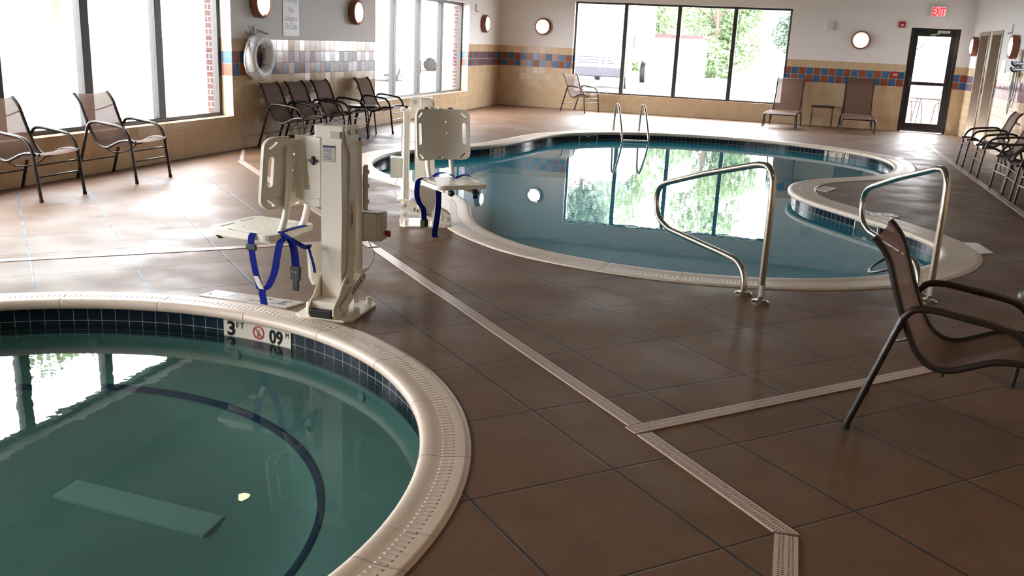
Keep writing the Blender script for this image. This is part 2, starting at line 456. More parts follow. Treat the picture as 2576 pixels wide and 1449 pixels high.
def ribbon(bm, pts, wvec, wd, th=.003):
    """flat strap: centre line pts, width direction wvec (vector or list)"""
    pts = [Vector(p) for p in pts]; N = len(pts); R = []
    for i, p in enumerate(pts):
        wv = Vector(wvec[i] if isinstance(wvec, list) else wvec).normalized()
        d = (pts[min(i+1, N-1)]-pts[max(i-1, 0)]).normalized(); nn = d.cross(wv).normalized()
        R.append([bm.verts.new(p+a*wv*wd/2+b*nn*th/2) for a, b in ((-1, -1), (1, -1), (1, 1), (-1, 1))])
    for a, b in zip(R, R[1:]):
        for k in range(4): bm.faces.new((a[k], a[(k+1) % 4], b[(k+1) % 4], b[k]))
    bm.faces.new(R[0][::-1]); bm.faces.new(R[-1])

_tc = {}
def text2d(s, size=1., bold=0.):
    key = (s, bold)
    if key not in _tc:
        cu = bpy.data.curves.new('lettering_source', 'FONT'); cu.body = s; cu.align_x = 'CENTER'; cu.align_y = 'CENTER'; cu.size = 1.; cu.offset = bold; cu.resolution_u = 3
        ob = bpy.data.objects.new('lettering_source', cu); COL.objects.link(ob)
        dg = bpy.context.evaluated_depsgraph_get(); ev = ob.evaluated_get(dg); me = ev.to_mesh()
        vs = [(v.co.x, v.co.y) for v in me.vertices]; fs = [tuple(p.vertices) for p in me.polygons]
        ev.to_mesh_clear(); bpy.data.objects.remove(ob); bpy.data.curves.remove(cu)
        cx = (min(v[0] for v in vs)+max(v[0] for v in vs))/2; cy = (min(v[1] for v in vs)+max(v[1] for v in vs))/2
        h = max(v[1] for v in vs)-min(v[1] for v in vs)
        _tc[key] = ([((x-cx), (y-cy)) for x, y in vs], fs, h)
    return _tc[key]

def text(bm, s, height, fn, sx=1., bold=0.):
    """fn maps 2D (x,y) to a 3D point; height = real glyph height"""
    vs, fs, h = text2d(s, 1., bold); k = height/h
    V = [bm.verts.new(fn(x*k*sx, y*k)) for x, y in vs]
    for f in fs:
        try: bm.faces.new([V[i] for i in f])
        except ValueError: pass

def planefn(o, ex, ey): 
    o, ex, ey = Vector(o), Vector(ex), Vector(ey)
    return lambda x, y: o+ex*x+ey*y

def disc2(bm, cx, cy, r0, r1, fn, n=32):
    A = [bm.verts.new(fn(cx+r0*math.cos(2*PI*k/n), cy+r0*math.sin(2*PI*k/n))) for k in range(n)]
    if r1 <= 0: bm.faces.new(A); return
    B = [bm.verts.new(fn(cx+r1*math.cos(2*PI*k/n), cy+r1*math.sin(2*PI*k/n))) for k in range(n)]
    for k in range(n): bm.faces.new((A[k], A[(k+1) % n], B[(k+1) % n], B[k]))

def poly2(bm, pts, fn): bm.faces.new([bm.verts.new(fn(x, y)) for x, y in pts])

def arrow(a, b):
    """matrix with +Z from a to b"""
    a, b = Vector(a), Vector(b); z = (b-a).normalized()
    return Matrix.Translation(a) @ z.to_track_quat('Z', 'Y').to_matrix().to_4x4()

def copy_tree(o, parent=None):
    c = o.copy(); COL.objects.link(c); c.parent = parent
    for ch in KIDS.get(o.name, []): copy_tree(ch, c)
    return c
KIDS = {}
def index_kids(root):
    for o in bpy.data.objects:
        if o.parent is not None: KIDS.setdefault(o.parent.name, [])
    KIDS.clear()
    for o in bpy.data.objects:
        if o.parent is not None: KIDS.setdefault(o.parent.name, []).append(o)
def dup(proto, loc, rz, label):
    c = copy_tree(proto); c.location = loc; c.rotation_euler = (0, 0, rz); c['label'] = label; return c

# ------------------------------------------------------------------ pool outlines
INNER = [(-5.03, 11.05), (-4.86, 10.42), (-4.56, 9.92), (-4.20, 9.56), (-3.70, 9.20), (-3.35, 8.95), (-3.04, 8.62), (-2.86, 8.32), (-2.70, 7.88), (-2.57, 7.59),
         (-2.38, 7.27), (-2.14, 7.02), (-1.93, 6.84), (-1.72, 6.70), (-1.48, 6.61), (-1.24, 6.54), (-.93, 6.48), (-.59, 6.47), (-.30, 6.51), (.07, 6.62), (.44, 6.81),
         (.84, 7.13), (1.07, 7.45), (1.20, 7.68), (1.29, 7.93), (1.35, 8.15), (1.36, 8.42), (1.32, 8.68), (1.12, 9.16), (.94, 9.46), (.76, 9.74), (.52, 10.10),
         (.28, 10.50), (.14, 10.86), (.09, 11.22), (.11, 11.66), (.28, 12.14), (.66, 12.64), (1.12, 13.15), (1.40, 13.72), (1.54, 14.38), (1.56, 14.95), (1.50, 15.48), (1.32, 15.98), (.98, 16.45),
         (.60, 16.76), (.12, 17.05), (-.43, 17.25), (-1.19, 17.34), (-1.96, 17.24), (-2.52, 17.03), (-3.09, 16.65), (-3.49, 16.18), (-3.80, 15.60), (-3.96, 14.90), (-4.02, 14.30),
         (-4.12, 13.65), (-4.22, 13.20), (-4.48, 12.66), (-4.86, 12.10), (-5.04, 11.60)]
def resample(pts, step):
    L = [0.]
    P2 = pts+[pts[0]]
    for a, b in zip(P2, P2[1:]): L.append(L[-1]+(b-a).length)
    n = max(8, int(round(L[-1]/step))); out = []; j = 0
    for i in range(n):
        s = L[-1]*i/n
        while L[j+1] < s: j += 1
        t = (s-L[j])/(L[j+1]-L[j]); out.append(P2[j].lerp(P2[j+1], t))
    return out
def smooth_loop(pts, k):
    for _ in range(k): pts = [(pts[i-1]+pts[i]*2+pts[(i+1) % len(pts)])/4 for i in range(len(pts))]
    return pts
pool_in = smooth_loop(resample(catmull([Vector((x, y, 0)) for x, y in INNER], 6, True), .12), 3)
def offset(pts, d):
    out = []; n = len(pts)
    for i in range(n):
        t = (pts[(i+1) % n]-pts[i-1]).normalized(); nr = Vector((t.y, -t.x, 0)); out.append(pts[i]+nr*d)
    return out
# orientation: INNER runs counter-clockwise (south side eastwards), so the right-hand normal points outwards
area = sum(pool_in[i-1].x*pool_in[i].y-pool_in[i].x*pool_in[i-1].y for i in range(len(pool_in)))
if area < 0: pool_in.reverse()
POOL_W = .29
pool_out = offset(pool_in, POOL_W)
SPC, SR = Vector((-2.965, 2.485, 0)), 1.86
def circ(r, n=160): return [Vector((SPC.x+r*math.cos(2*PI*k/n), SPC.y+r*math.sin(2*PI*k/n), 0)) for k in range(n)]
spa_in = circ(SR); SPA_W = .18
spa_out = circ(SR+SPA_W)

def loop_strip(bm, loops, uvfn):
    """quads between successive closed loops, with UV (arc length, uvfn(j))"""
    uvl = bm.loops.layers.uv.verify(); n = len(loops[0])
    S = [0.]
    for i in range(n): S.append(S[-1]+(loops[0][(i+1) % n]-loops[0][i]).length)
    R = [[bm.verts.new(p) for p in lp] for lp in loops]
    for j in range(len(loops)-1):
        for i in range(n):
            k = (i+1) % n
            f = bm.faces.new((R[j][i], R[j][k], R[j+1][k], R[j+1][i]))
            for lo, (s, v) in zip(f.loops, ((S[i], uvfn(j)), (S[i+1], uvfn(j)), (S[i+1], uvfn(j+1)), (S[i], uvfn(j+1)))): lo[uvl].uv = (s, v)
            f.smooth = True
def shift(lp, z): return [Vector((p.x, p.y, z)) for p in lp]

def build_basin(inn, width, zt, zw, zb, plaster, offs):
    # coping: outer edge flush with the deck, raised rounded nose at the water
    prof = [(width, -.03), (width, .004), (width*.86, .007), (width*.60, .003), (width*.40, .003), (width*.22, .006), (width*.08, .009), (0.0, .007), (-.012, .003), (-.020, -.007), (-.022, -.021), (-.018, -.037), (-.006, -.047), (.03, -.050), (.06, -.05)]
    bm = BM(); loops = [shift(offs(d), z) for d, z in prof]
    tot = len(prof); vv = [1-min(1., max(0., (width-d)/width)) for d, _ in prof]
    loop_strip(bm, loops, lambda j: vv[j])
    cop = new_obj('pool_coping', bm, MT['cope'])
    bm = BM(); tw = offs(.035)
    loop_strip(bm, [shift(tw, -.045), shift(tw, zt)], lambda j: [-.045, zt][j])
    til = new_obj('waterline_tiles', bm, MT['ptile'])
    return cop, til

cop1, til1 = build_basin(pool_in, POOL_W, -.235, -.14, -1.1, None, lambda d: offset(pool_in, d))
cop2, til2 = build_basin(spa_in, SPA_W, -.215, -.155, -.7, None, lambda d: circ(SR+d))
tag(cop1, 'pale stone coping with a ridged grip band around the large free-form pool', 'pool coping')
tag(cop2, 'pale curved stone coping with a ridged grip band around the round spa', 'pool coping')
tag(til1, 'two rows of dark navy square tiles along the free-form pool waterline', 'pool tiles')
tag(til2, 'two rows of dark navy square tiles along the round spa waterline', 'pool tiles')

# basins (shells below the tiles)
bm = BM(); o1 = offset(pool_in, .035)
loop_strip(bm, [shift(o1, -.23), shift(o1, -.75), shift(offset(pool_in, -.12), -.86)], lambda j: j)
slab(bm, [(p.x, p.y) for p in offset(pool_in, -.12)], [], 0, Matrix.Translation((0, 0, -.86)))
ba = new_obj('pool_basin', bm, MT['plaster']); tag(ba, kind='structure')
ba.name = 'floor_pool_basin'
bm = BM()
loop_strip(bm, [shift(circ(SR+.035), -.21), shift(circ(SR+.035), -.30), shift(circ(SR-.01), -.335), shift(circ(1.43), -.345), shift(circ(1.425), -.40), shift(circ(1.40), -.44), shift(circ(1.35), -.48), shift(circ(1.27), -.515), shift(circ(1.15), -.54), shift(circ(1.0), -.555), shift(circ(.8), -.56)], lambda j: j)
slab(bm, [(p.x, p.y) for p in circ(.8)], [], 0, Matrix.Translation((0, 0, -.56)))
sb = new_obj('floor_spa_basin', bm, MT['splaster']); tag(sb, kind='structure')
bm = BM(); loop_strip(bm, [shift(circ(1.455), -.3425), shift(circ(1.428), -.340), shift(circ(1.424), -.365)], lambda j: [0, .077, .154][j])
tag(new_obj('bench_edge_tiles', bm, mat_plaster('navy_step_tile', (.020, .040, .14), (.03, .055, .18))), 'curved dark blue tile edging of the underwater spa bench', 'tile edging')
# step nosings in the big pool
for k, (d, z) in enumerate(((-.95, -.19), (-1.05, -.20), (-1.16, -.21))):
    lp = [p for p in offset(pool_in, d) if -.75 < p.x < .9 and p.y < 8.6]
    lp.sort(key=lambda p: p.x)
    bm = BM(); ribbon(bm, [Vector((p.x, p.y, z)) for p in lp], (0, 1, 0), .028, .010)
    tag(new_obj('step_nosing', bm, MT['navy']), ['topmost underwater dark step edge nearest the pool coping by the handrails', 'middle of the three underwater dark step edges at the pool entry', 'lowest of the three underwater dark step edges at the pool entry'][k], 'step edge', 'underwater steps at the pool entry')
# water surfaces
bm = BM(); slab(bm, [(p.x, p.y) for p in offset(pool_in, .034)], [], 0, Matrix.Translation((0, 0, -.135)))
tag(new_obj('pool_water', bm, MT['water']), 'teal water of the large free-form pool reflecting the far windows', 'water')
bm = BM(); slab(bm, [(p.x, p.y) for p in circ(SR+.034)], [], 0, Matrix.Translation((0, 0, -.155)))
tag(new_obj('spa_water', bm, MT['swater']), 'dark green water of the round spa in the foreground', 'water')

# ------------------------------------------------------------------ shell
bm = BM()
slab(bm, [(XL-.0, YB), (XR, YB), (XR, YF), (XL, YF)], [[(p.x, p.y) for p in offset(pool_in, POOL_W-.01)], [(p.x, p.y) for p in circ(SR+SPA_W-.01)]], 0)
tag(new_obj('floor', bm, MT['floor']), kind='structure')
bm = BM(); box(bm, XL-.3, XR+.3, YB-.3, YF+.3, ZC, ZC+.15)
tag(new_obj('ceiling', bm, MT['ceil']), kind='structure')

def wall(name, axis, c0, c1, a0, a1, holes):
    """axis 'x': wall is a slab between x=c0 and c1 spanning y a0..a1; holes (a0,a1,z0,z1)"""
    bm = BM()
    hs = sorted(holes); cur = a0
    def b(p, q, z0, z1):
        if q-p < 1e-4 or z1-z0 < 1e-4: return
        if axis == 'x': box(bm, min(c0, c1), max(c0, c1), p, q, z0, z1)
        else: box(bm, p, q, min(c0, c1), max(c0, c1), z0, z1)
    for h in hs:
        b(cur, h[0], 0, ZC); b(h[0], h[1], 0, h[2]); b(h[0], h[1], h[3], ZC); cur = h[1]
    b(cur, a1, 0, ZC)
    return tag(new_obj(name, bm, MT['wall']), kind='structure')
HL = 2.24
W1 = (-1.24, 10.54, .43, HL); W2 = (14.82, 19.59, .40, HL)  # left window run extended unseen past the camera to add foreground light
W3 = (-5.04, -.21, .40, 2.45); DR = (2.23, 3.19, .0, 2.16)
wall('wall_left', 'x', XL, XL-WT*.62, YB, YF+.2, [W1, W2])
wall('wall_far', 'y', YF, YF+WT*.62, XL, XR, [W3, DR])
RD = [(18.74, 19.60, 0., 2.03), (19.94, 20.79, 0., 2.03)]
wall('wall_right', 'x', XR, XR+.25, YB, YF+.2, RD)
wall('wall_back', 'y', YB, YB-.2, XL, XR, []).data.materials[0] = simple('warm_bounce_beige', (.62, .46, .33), .7)  # unseen back wall; beige chosen to bounce warm light onto the foreground
# brick outer leaf beside the windows
for nm, pcs in (('trim_1', [(XL-.345, XL-.174, 10.50, 14.86, -.2, ZC)]), ('trim_2', [(XL-.345, XL-.174, 19.55, YF+.3, -.2, ZC)])):
    bm = BM()
    for p in pcs: box(bm, *p)
    tag(new_obj(nm, bm, MT['brick']), kind='structure')

def window(n, axis, c, a0, a1, z0, z1, mull, fw=.055):
    """frame bars at plane c (depth .05), named mullions"""
    root = empty('window_%d' % n, (0, 0, 0)); tag(root, kind='structure')
    dp = .045
    def b(bm, p, q, u, v):
        if axis == 'x': box(bm, c-dp, c+dp, p, q, u, v, bev=.004)
        else: box(bm, p, q, c-dp, c+dp, u, v, bev=.004)
    bm = BM(); b(bm, a0, a0+fw, z0, z1); b(bm, a1-fw, a1, z0, z1); b(bm, a0+fw, a1-fw, z0, z0+fw*.8); b(bm, a0+fw, a1-fw, z1-fw, z1)
    new_obj('window_frame', bm, MT['bronze'], root)
    for m in mull:
        bm = BM(); b(bm, m-.045 if axis == 'y' else m-.06, m+.045 if axis == 'y' else m+.06, z0+fw*.8, z1-fw); new_obj('mullion', bm, MT['bronze'], root)
    ed = [a0+fw]+[x for m in mull for x in (m-.04, m+.04)]+[a1-fw]
    for p, q in zip(ed[::2], ed[1::2]):
        bm = BM()
        if axis == 'x': box(bm, c-.003, c+.003, p, q, z0+.03, z1-.03)
        else: box(bm, p, q, c-.003, c+.003, z0+.03, z1-.03)
        new_obj('pane', bm, MT['glass'], root)
    return root
window(1, 'x', -7.045, W1[0], W1[1], W1[2], W1[3], [9.34, 8.165, 6.99, 5.815, 4.64, 3.465, 2.29, 1.115, -.06])  # nearer mullions divide the added unseen stretch
window(2, 'x', -7.045, W2[0], W2[1], W2[2], W2[3], [16.00, 17.18, 18.38], .05)
window(3, 'y', 21.93, W3[0], W3[1], W3[2], W3[3], [-3.86, -2.645, -1.41], .045)

# far exit door
root = empty('door_1'); tag(root, kind='structure')
bm = BM()
for a in ((2.235, 2.29, 0, 2.155), (3.13, 3.185, 0, 2.155), (2.29, 3.13, 2.10, 2.155)): box(bm, a[0], a[1], YF-.012, YF+.10, a[2], a[3], bev=.003)
new_obj('door_frame', bm, MT['door'], root)
bm = BM()
for a in ((2.292, 2.385, .01, 2.10), (3.02, 3.128, .01, 2.10), (2.385, 3.02, .01, .19), (2.385, 3.02, 1.99, 2.10), (2.385, 3.02, 0.985, 1.055)): box(bm, a[0], a[1], YF+.02, YF+.065, a[2], a[3], bev=.003)
lf = new_obj('door_leaf', bm, MT['door'], root)
bm = BM(); box(bm, 2.38, 3.03, YF+.04, YF+.046, .18, 2.0); new_obj('pane', bm, MT['glass'], lf)
bm = BM(); box(bm, 2.74, 2.98, YF-.05, YF+.02, 2.06, 2.115, bev=.005); tube(bm, [(2.78, YF-.05, 2.05), (2.60, YF-.07, 2.02), (2.70, YF-.0, 2.02)], .008, 6)
new_obj('door_closer', bm, MT['galv'], root)
bm = BM(); box(bm, 2.31, 2.35, YF-.02, YF+.03, .95, 1.15, bev=.005); new_obj('door_handle', bm, MT['black'], root)

# two doors in the right wall
for k, (a, b, _, h) in enumerate(RD):
    root = empty('door_%d' % (3-k)); tag(root, kind='structure')
    bm = BM()
    for y0, y1, z0, z1 in ((a-.055, a+.012, 0, h+.055), (b-.012, b+.055, 0, h+.055), (a+.012, b-.012, h-.012, h+.055)):
        box(bm, XR-.018, XR+.245, y0, y1, z0, z1, bev=.004)
    new_obj('door_frame', bm, MT['trimp'], root)
    bm = BM(); box(bm, XR+.13, XR+.172, a+.014, b-.014, .008, h-.014, bev=.003)
    lf = new_obj('door_leaf', bm, MT['doorb'], root)
    bm = BM(); tube(bm, [(XR+.13, a+.08, 1.0), (XR+.08, a+.08, 1.0), (XR+.08, a+.19, 1.0)], .010, 8); lathe(bm, [(.028, 0), (.028, .008)], 16, Matrix.Translation((XR+.122, a+.08, 1.0)) @ Matrix.Rotation(PI/2, 4, 'Y'))
    new_obj('door_handle', bm, MT['brass'], lf)

# ------------------------------------------------------------------ drains, deck tiles, lids
def drain(name, pts, w, label, m0=None, m1=None, z=.004):
    a, b = Vector((*pts[0], 0)), Vector((*pts[1], 0)); d = (b-a); L = d.length; d.normalize(); n = Vector((-d.y, d.x, 0))
    bm = BM(); uvl = bm.loops.layers.uv.verify()
    s0, s1 = (m0 or 0), (m1 or 0)     # mitre: extra length at the +n side
    q = [(0-s0/2, -w/2), (L-s1/2, -w/2), (L+s1/2, w/2), (0+s0/2, w/2)]
    T = [bm.verts.new(a+d*s+n*v+Vector((0, 0, z))) for s, v in q]; B = [bm.verts.new(a+d*s+n*v+Vector((0, 0, -.002))) for s, v in q]
    f = bm.faces.new(T)
    for lo, (s, v) in zip(f.loops, q): lo[uvl].uv = (s, v)
    for i in range(4):
        g = bm.faces.new((T[i], T[(i+1) % 4], B[(i+1) % 4], B[i]))
        for lo in g.loops: lo[uvl].uv = (0, w/2)
    return tag(new_obj(name, bm, MT['drain']), label, 'floor drain')
dw = .072
drain('trench_drain', ((-2.835, 6.17), (-.475, 3.645)), dw, 'long slotted trench drain running from the spa lift to the drain junction')
drain('trench_drain', ((-.425, 3.565), (.148, 2.935)), dw, 'short slotted trench drain between the drain junction and the bend at the bottom', 0, .05)
drain('trench_drain', ((.149, 2.918), (.149, .4)), dw+.004, 'slotted trench drain running off the bottom edge of the photo')
drain('trench_drain', ((-.485, 3.575), (2.6, 6.80)), dw, 'slotted trench drain leading right under the brown sling chair')
drain('trench_drain', ((-5.8, 3.78), (-3.02, 6.38)), dw, 'bright slotted trench drain left of the spa lift')
drain('trench_drain', ((-6.20, 9.66), (-2.87, 6.20)), dw, 'far-left slotted trench drain leading up to the left wall')
drain('trench_drain', ((-6.20, 9.69), (-6.75, 10.6)), .05, 'short slotted drain turning toward the wall near the row of chairs')
drain('trench_drain', ((2.485, 18.36), (2.485, 2.0)), .08, 'long slotted trench drain along the right-hand row of chairs')
drain('trench_drain', ((1.90, 18.36), (2.44, 18.36)), .08, 'short slotted drain at the far end, in front of the exit door')

def ground_tile(name, quad, label, z=.006):
    bm = BM(); slab(bm, quad, [], z)
    return new_obj(name, bm, MT['dtile'])
# depth marking on the deck beside the spa
A0, A1, A2, A3 = Vector((-3.214, 4.537, 0)), Vector((-2.634, 4.527, 0)), Vector((-2.600, 4.672, 0)), Vector((-3.190, 4.672, 0))
root = empty('deck_depth_marker', (-2.91, 4.60, 0)); tag(root, 'white depth marker strip on the deck by the spa lift, reading upside down', 'sign')
def bil(s, t): return (A0*(1-s)+A1*s)*(1-t)+(A3*(1-s)+A2*s)*t - Vector((-2.91, 4.60, 0))
bd = [0., .28, .52, .77, 1.]
for i in range(4):
    bm = BM(); e = .002
    q = [bil(bd[i]+e, 0), bil(bd[i+1]-e, 0), bil(bd[i+1]-e, 1), bil(bd[i]+e, 1)]
    slab(bm, [(p.x, p.y) for p in q], [], .008); new_obj('tile', bm, MT['dtile'], root)
def mf(s, t, k=-1):
    c = bil(s, t); ex = (A1-A0).normalized()*k; ey = (A3-A0).normalized()*k
    return planefn(c+Vector((0, 0, .0086)), ex, ey)
for st, hh, uu, vv, sx, bo, mk in (('3', .085, .88, .5, 1.25, .03, 'greyink'), ('3', .085, .66, .5, 1.25, .03, 'greyink'), ('FT', .03, .80, .30, 1.1, .01, 'greyink'), ('IN', .03, .565, .30, 1.1, .01, 'greyink'), ('09', .09, .155, .55, 1.25, .04, 'wplastic'), ('M', .035, .035, .32, 1.1, .02, 'wplastic')):  # bright glare over the metric figures put into a white print colour
    bm = BM(); text(bm, st, hh, mf(uu, vv), sx, bo); new_obj('unit_letters' if st in ('FT', 'IN', 'M') else 'depth_number', bm, MT[mk], root)
bm = BM(); fn = mf(.40, .5); disc2(bm, 0, 0, .052, .043, fn, 28); poly2(bm, [(-.036, .030), (-.030, .036), (.036, -.030), (.030, -.036)], fn)
new_obj('no_diving_symbol', bm, simple('faded_pink_print', (.50, .32, .32), .4), root)
for q, lb in ((((1.574, 8.77), (1.70, 8.81), (1.76, 8.40), (1.637, 8.31)), 'white square deck tile right of the pool curve'),
              (((.367, 11.40), (.506, 11.25), (.63, 11.64), (.49, 11.74)), 'white square deck tile on the peninsula inside the pool curve'),
              (((1.38, 15.92), (1.42, 15.70), (1.80, 15.72), (1.78, 15.95)), 'white deck tile at the far right curve of the pool')):
    tag(ground_tile('deck_tile', [(x, y) for x, y in q], lb), lb, 'deck tile')
for x, y, r, lb in ((1.02, 9.92, .135, 'round white skimmer lid in the deck behind the right handrail'), (-3.62, 17.0, .12, 'round white skimmer lid in the deck beyond the pool, left of the ladder')):
    bm = BM(); M = Matrix.Translation((x, y, 0))
    lathe(bm, [(r, 0), (r, .006), (r*.86, .008), (r*.80, .004), (r*.74, .008), (r*.2, .008), (r*.16, .004)], 32, M)
    tag(new_obj('deck_skimmer', bm, MT['wplastic'], smooth=True), lb, 'skimmer lid')

# skimmer mouths in the pool wall
def on_loop(pt):
    i = min(range(len(pool_in)), key=lambda k: (pool_in[k].xy-Vector(pt)).length)
    t = (pool_in[(i+1) % len(pool_in)]-pool_in[i-1]).normalized(); n = Vector((t.y, -t.x, 0)); return pool_in[i], t, n
for pt, w2, lb in (((-3.40, 16.28), .20, 'dark skimmer mouth with pale frame in the far pool wall left of the ladder'), ((.85, 9.62), .17, 'dark skimmer mouth with white frame in the pool wall behind the right handrail')):
    p, t, n = on_loop(pt); q = p+n*.030
    root = empty('skimmer_mouth', q+Vector((0, 0, -.135))); tag(root, lb, 'skimmer')
    R = Matrix(((t.x, n.x, 0, 0), (t.y, n.y, 0, 0), (0, 0, 1, 0), (0, 0, 0, 1)))
    bm = BM(); box(bm, -w2, w2, -.012, .004, -.001, .078, R); new_obj('opening', bm, MT['rubber'], root)
    bm = BM(); box(bm, -w2-.012, -w2, -.018, .004, -.002, .085, R); box(bm, w2, w2+.012, -.018, .004, -.002, .085, R); box(bm, -w2, w2, -.018, .004, .078, .085, R); box(bm, -.03, .03, -.018, .002, .055, .078, R, .004)
    new_obj('frame', bm, MT['wplastic'], root)

# depth marker plates following the curved walls
def marker(name, mapfn, w, h, words, lb, loc):
    root = empty(name, loc); tag(root, lb, 'sign'); L = Vector(loc)
    f0 = lambda x, y, e: mapfn(x, y, e)-L
    bm = BM(); n = 14
    G = [[bm.verts.new(f0(-w/2+w*i/n, y, .004)) for i in range(n+1)] for y in (-h/2, h/2)]
    for i in range(n): bm.faces.new((G[0][i], G[0][i+1], G[1][i+1], G[1][i]))
    G2 = [[bm.verts.new(f0(-w/2+w*i/n, y, 0)) for i in range(n+1)] for y in (-h/2, h/2)]
    for i in range(n): bm.faces.new((G[1][i], G[1][i+1], G2[1][i+1], G2[1][i])); bm.faces.new((G[0][i], G[0][i+1], G2[0][i+1], G2[0][i]))
    new_obj('tile', bm, MT['ctile'], root, True)
    for s, cx, cy, hh, sx, bo in words:
        bm = BM(); text(bm, s, hh, lambda x, y: f0(cx+x, cy+y, .0055), sx, bo); new_obj('unit_letters' if s in ('FT', 'M') else 'depth_number', bm, MT['ink'], root)
    r = h*.36; cx = 0.0
    bm = BM(); fn = lambda x, y: f0(x, y, .0065); disc2(bm, cx, 0, r, r*.80, fn, 32)
    poly2(bm, [(-r*.64, r*.50), (-r*.50, r*.64), (r*.64, -r*.50), (r*.50, -r*.64)], fn); new_obj('no_diving_ring', bm, MT['red'], root)
    bm = BM(); fn = lambda x, y: f0(x, y, .0058); disc2(bm, r*.02, -r*.02, r*.13, 0, fn, 12)
    poly2(bm, [(-r*.15, -r*.15), (r*.12, -r*.08), (r*.02, -r*.62), (-r*.16, -r*.60)], fn); poly2(bm, [(r*.02, .02*r), (r*.12, .12*r), (r*.60, r*.48), (r*.42, r*.46)], fn)
    poly2(bm, [(-r*.62, r*.04), (-r*.1, -r*.02), (-r*.1, -r*.08), (-r*.62, -r*.02)], fn); poly2(bm, [(-r*.5, -r*.62), (r*.5, -r*.62), (r*.5, -r*.68), (-r*.5, -r*.68)], fn)
    new_obj('diver_symbol', bm, MT['ink'], root)
tw = SR+.035
def spamap(a0):
    def f(x, y, e):
        a = a0-x/tw; r = tw-e-.001; return Vector((SPC.x+r*math.cos(a), SPC.y+r*math.sin(a), -.1055+y))
    return f
am = (math.atan2(4.36-SPC.y, -2.943-SPC.x)+math.atan2(4.31-SPC.y, -2.49-SPC.x))/2
mm = spamap(am)
marker('spa_depth_marker', mm, .47, .11, [('3', -.185, -.002, .088, 1.05, .035), ('FT', -.123, .022, .034, 1.1, .008), ('09', .125, -.006, .084, .92, .035), ('M', .208, .020, .030, .9, .0)],
       'cream depth marker reading 3 FT and 09 M in the spa tile', mm(0, -.05, 0))
def poolmap(pt):
    lp = offset(pool_in, .034); i0 = min(range(len(lp)), key=lambda k: (lp[k].xy-Vector(pt)).length); N = len(lp)
    def f(x, y, e):
        i = i0; s = -x; st = 1 if s > 0 else -1; s = abs(s)
        while True:
            a, b = lp[i % N], lp[(i+st) % N]; d = (b-a).length
            if s <= d: break
            s -= d; i += st
        p = a.lerp(b, s/d); t = (b-a).normalized()*st; n = Vector((-t.y, t.x, 0))
        return p+n*(e+.001)+Vector((0, 0, -.094+y))
    return f
for pt, w1, sA, sB, lb in (((-4.09, 13.50), .46, '4', '12', 'depth marker reading 4 FT and 12 M in the far left pool tile'),
                           ((.81, 16.58), .50, '5', '15', 'depth marker reading 5 FT and 15 M in the far right pool tile'),
                           ((1.36, 8.35), .46, '3', '09', 'depth marker seen edge-on in the right-hand curve of the pool wall')):
    mm = poolmap(pt)
    marker('pool_depth_marker', mm, w1, .10, [(sA, -w1*.36, 0, .08, 1.1, .035), ('FT', -w1*.21, .025, .028, 1.1, .008), (sB, w1*.27, -.004, .08, .8, .03), ('M', w1*.44, .024, .025, .9, .0)], lb, mm(0, -.05, 0))

# spa fittings
for q, lb in (((-2.88, 4.29), 'round jet fitting underwater below the 3 FT marker of the spa'), ((-1.98, 4.03), 'round jet fitting underwater at the right side of the spa wall'), ((-3.70, 4.18), 'faint round jet fitting underwater at the left side of the spa wall')):
    d = (Vector((*q, 0))-SPC).normalized(); p = SPC+d*(SR+.028); p.z = -.262
    bm = BM(); M = arrow(p, p-d); lathe(bm, [(.028, -.01), (.028, .002), (.022, .004), (.015, .001), (.007, .001)], 24, M)
    tag(new_obj('spa_jet', bm, MT['wplastic'], smooth=True), lb, 'jet')
bm = BM(); slab(bm, [(-3.0, 3.08), (-2.18, 3.03), (-2.19, 3.20), (-3.01, 3.245)], [], .014, Matrix.Translation((0, 0, -.558)))
tag(new_obj('drain_sump_cover', bm, MT['sump']), 'pale rectangular sump cover lying on the floor of the spa', 'sump cover')

# ------------------------------------------------------------------ handrails and ladder
LOC = [(.0, 0.), (.0, .80), (.11, .875), (.22, .845), (1.50, .50), (1.575, .40), (1.50, .29), (1.39, .225), (.33, .215), (.20, .13), (.20, 0.)]
def handrail(base, deg, lb, tagside=1):
    root = empty('pool_handrail', (base[0], base[1], 0), D2R(deg)); tag(root, lb, 'handrail', 'stainless handrails at the pool steps')
    pts = [(0, 0, 0.004), (0, 0, .64), (.012, 0, .80), (.075, 0, .862), (.19, 0, .855), (.85, 0, .70), (1.42, 0, .545), (1.53, 0, .50), (1.575, 0, .43), (1.565, 0, .32), (1.49, 0, .245), (1.32, 0, .205), (1.0, 0, .205), (.45, 0, .205), (.31, 0, .200), (.225, 0, .15), (.20, 0, .07), (.20, 0, .004)]
    bm = BM(); tube(bm, fillet(pts, .05, 4), .0215, 16); new_obj('rail_tube', bm, MT['steel'], root, True)
    for x in (0, .20):
        bm = BM(); lathe(bm, [(.058, 0), (.058, .010), (.050, .016), (.028, .020), (.024, .028)], 28, Matrix.Translation((x, 0, 0))); new_obj('escutcheon', bm, MT['steel'], root, True)
    bm = BM(); n = 8
    a0 = D2R(-deg-75)
    V = [[bm.verts.new((.0222*math.cos(a0+(k-n/2)*.16), .0222*math.sin(a0+(k-n/2)*.16), z)) for k in range(n+1)] for z in (.045, .12)]
    for k in range(n): bm.faces.new((V[0][k], V[0][k+1], V[1][k+1], V[1][k]))
    new_obj('sticker', bm, MT['label'], root)
handrail((-.050, 5.897), 123.8, 'stainless steel handrail at the near pool edge, left of the brown chair')
handrail((1.010, 6.43), 103.5, 'stainless steel handrail at the pool edge behind the brown sling chair')
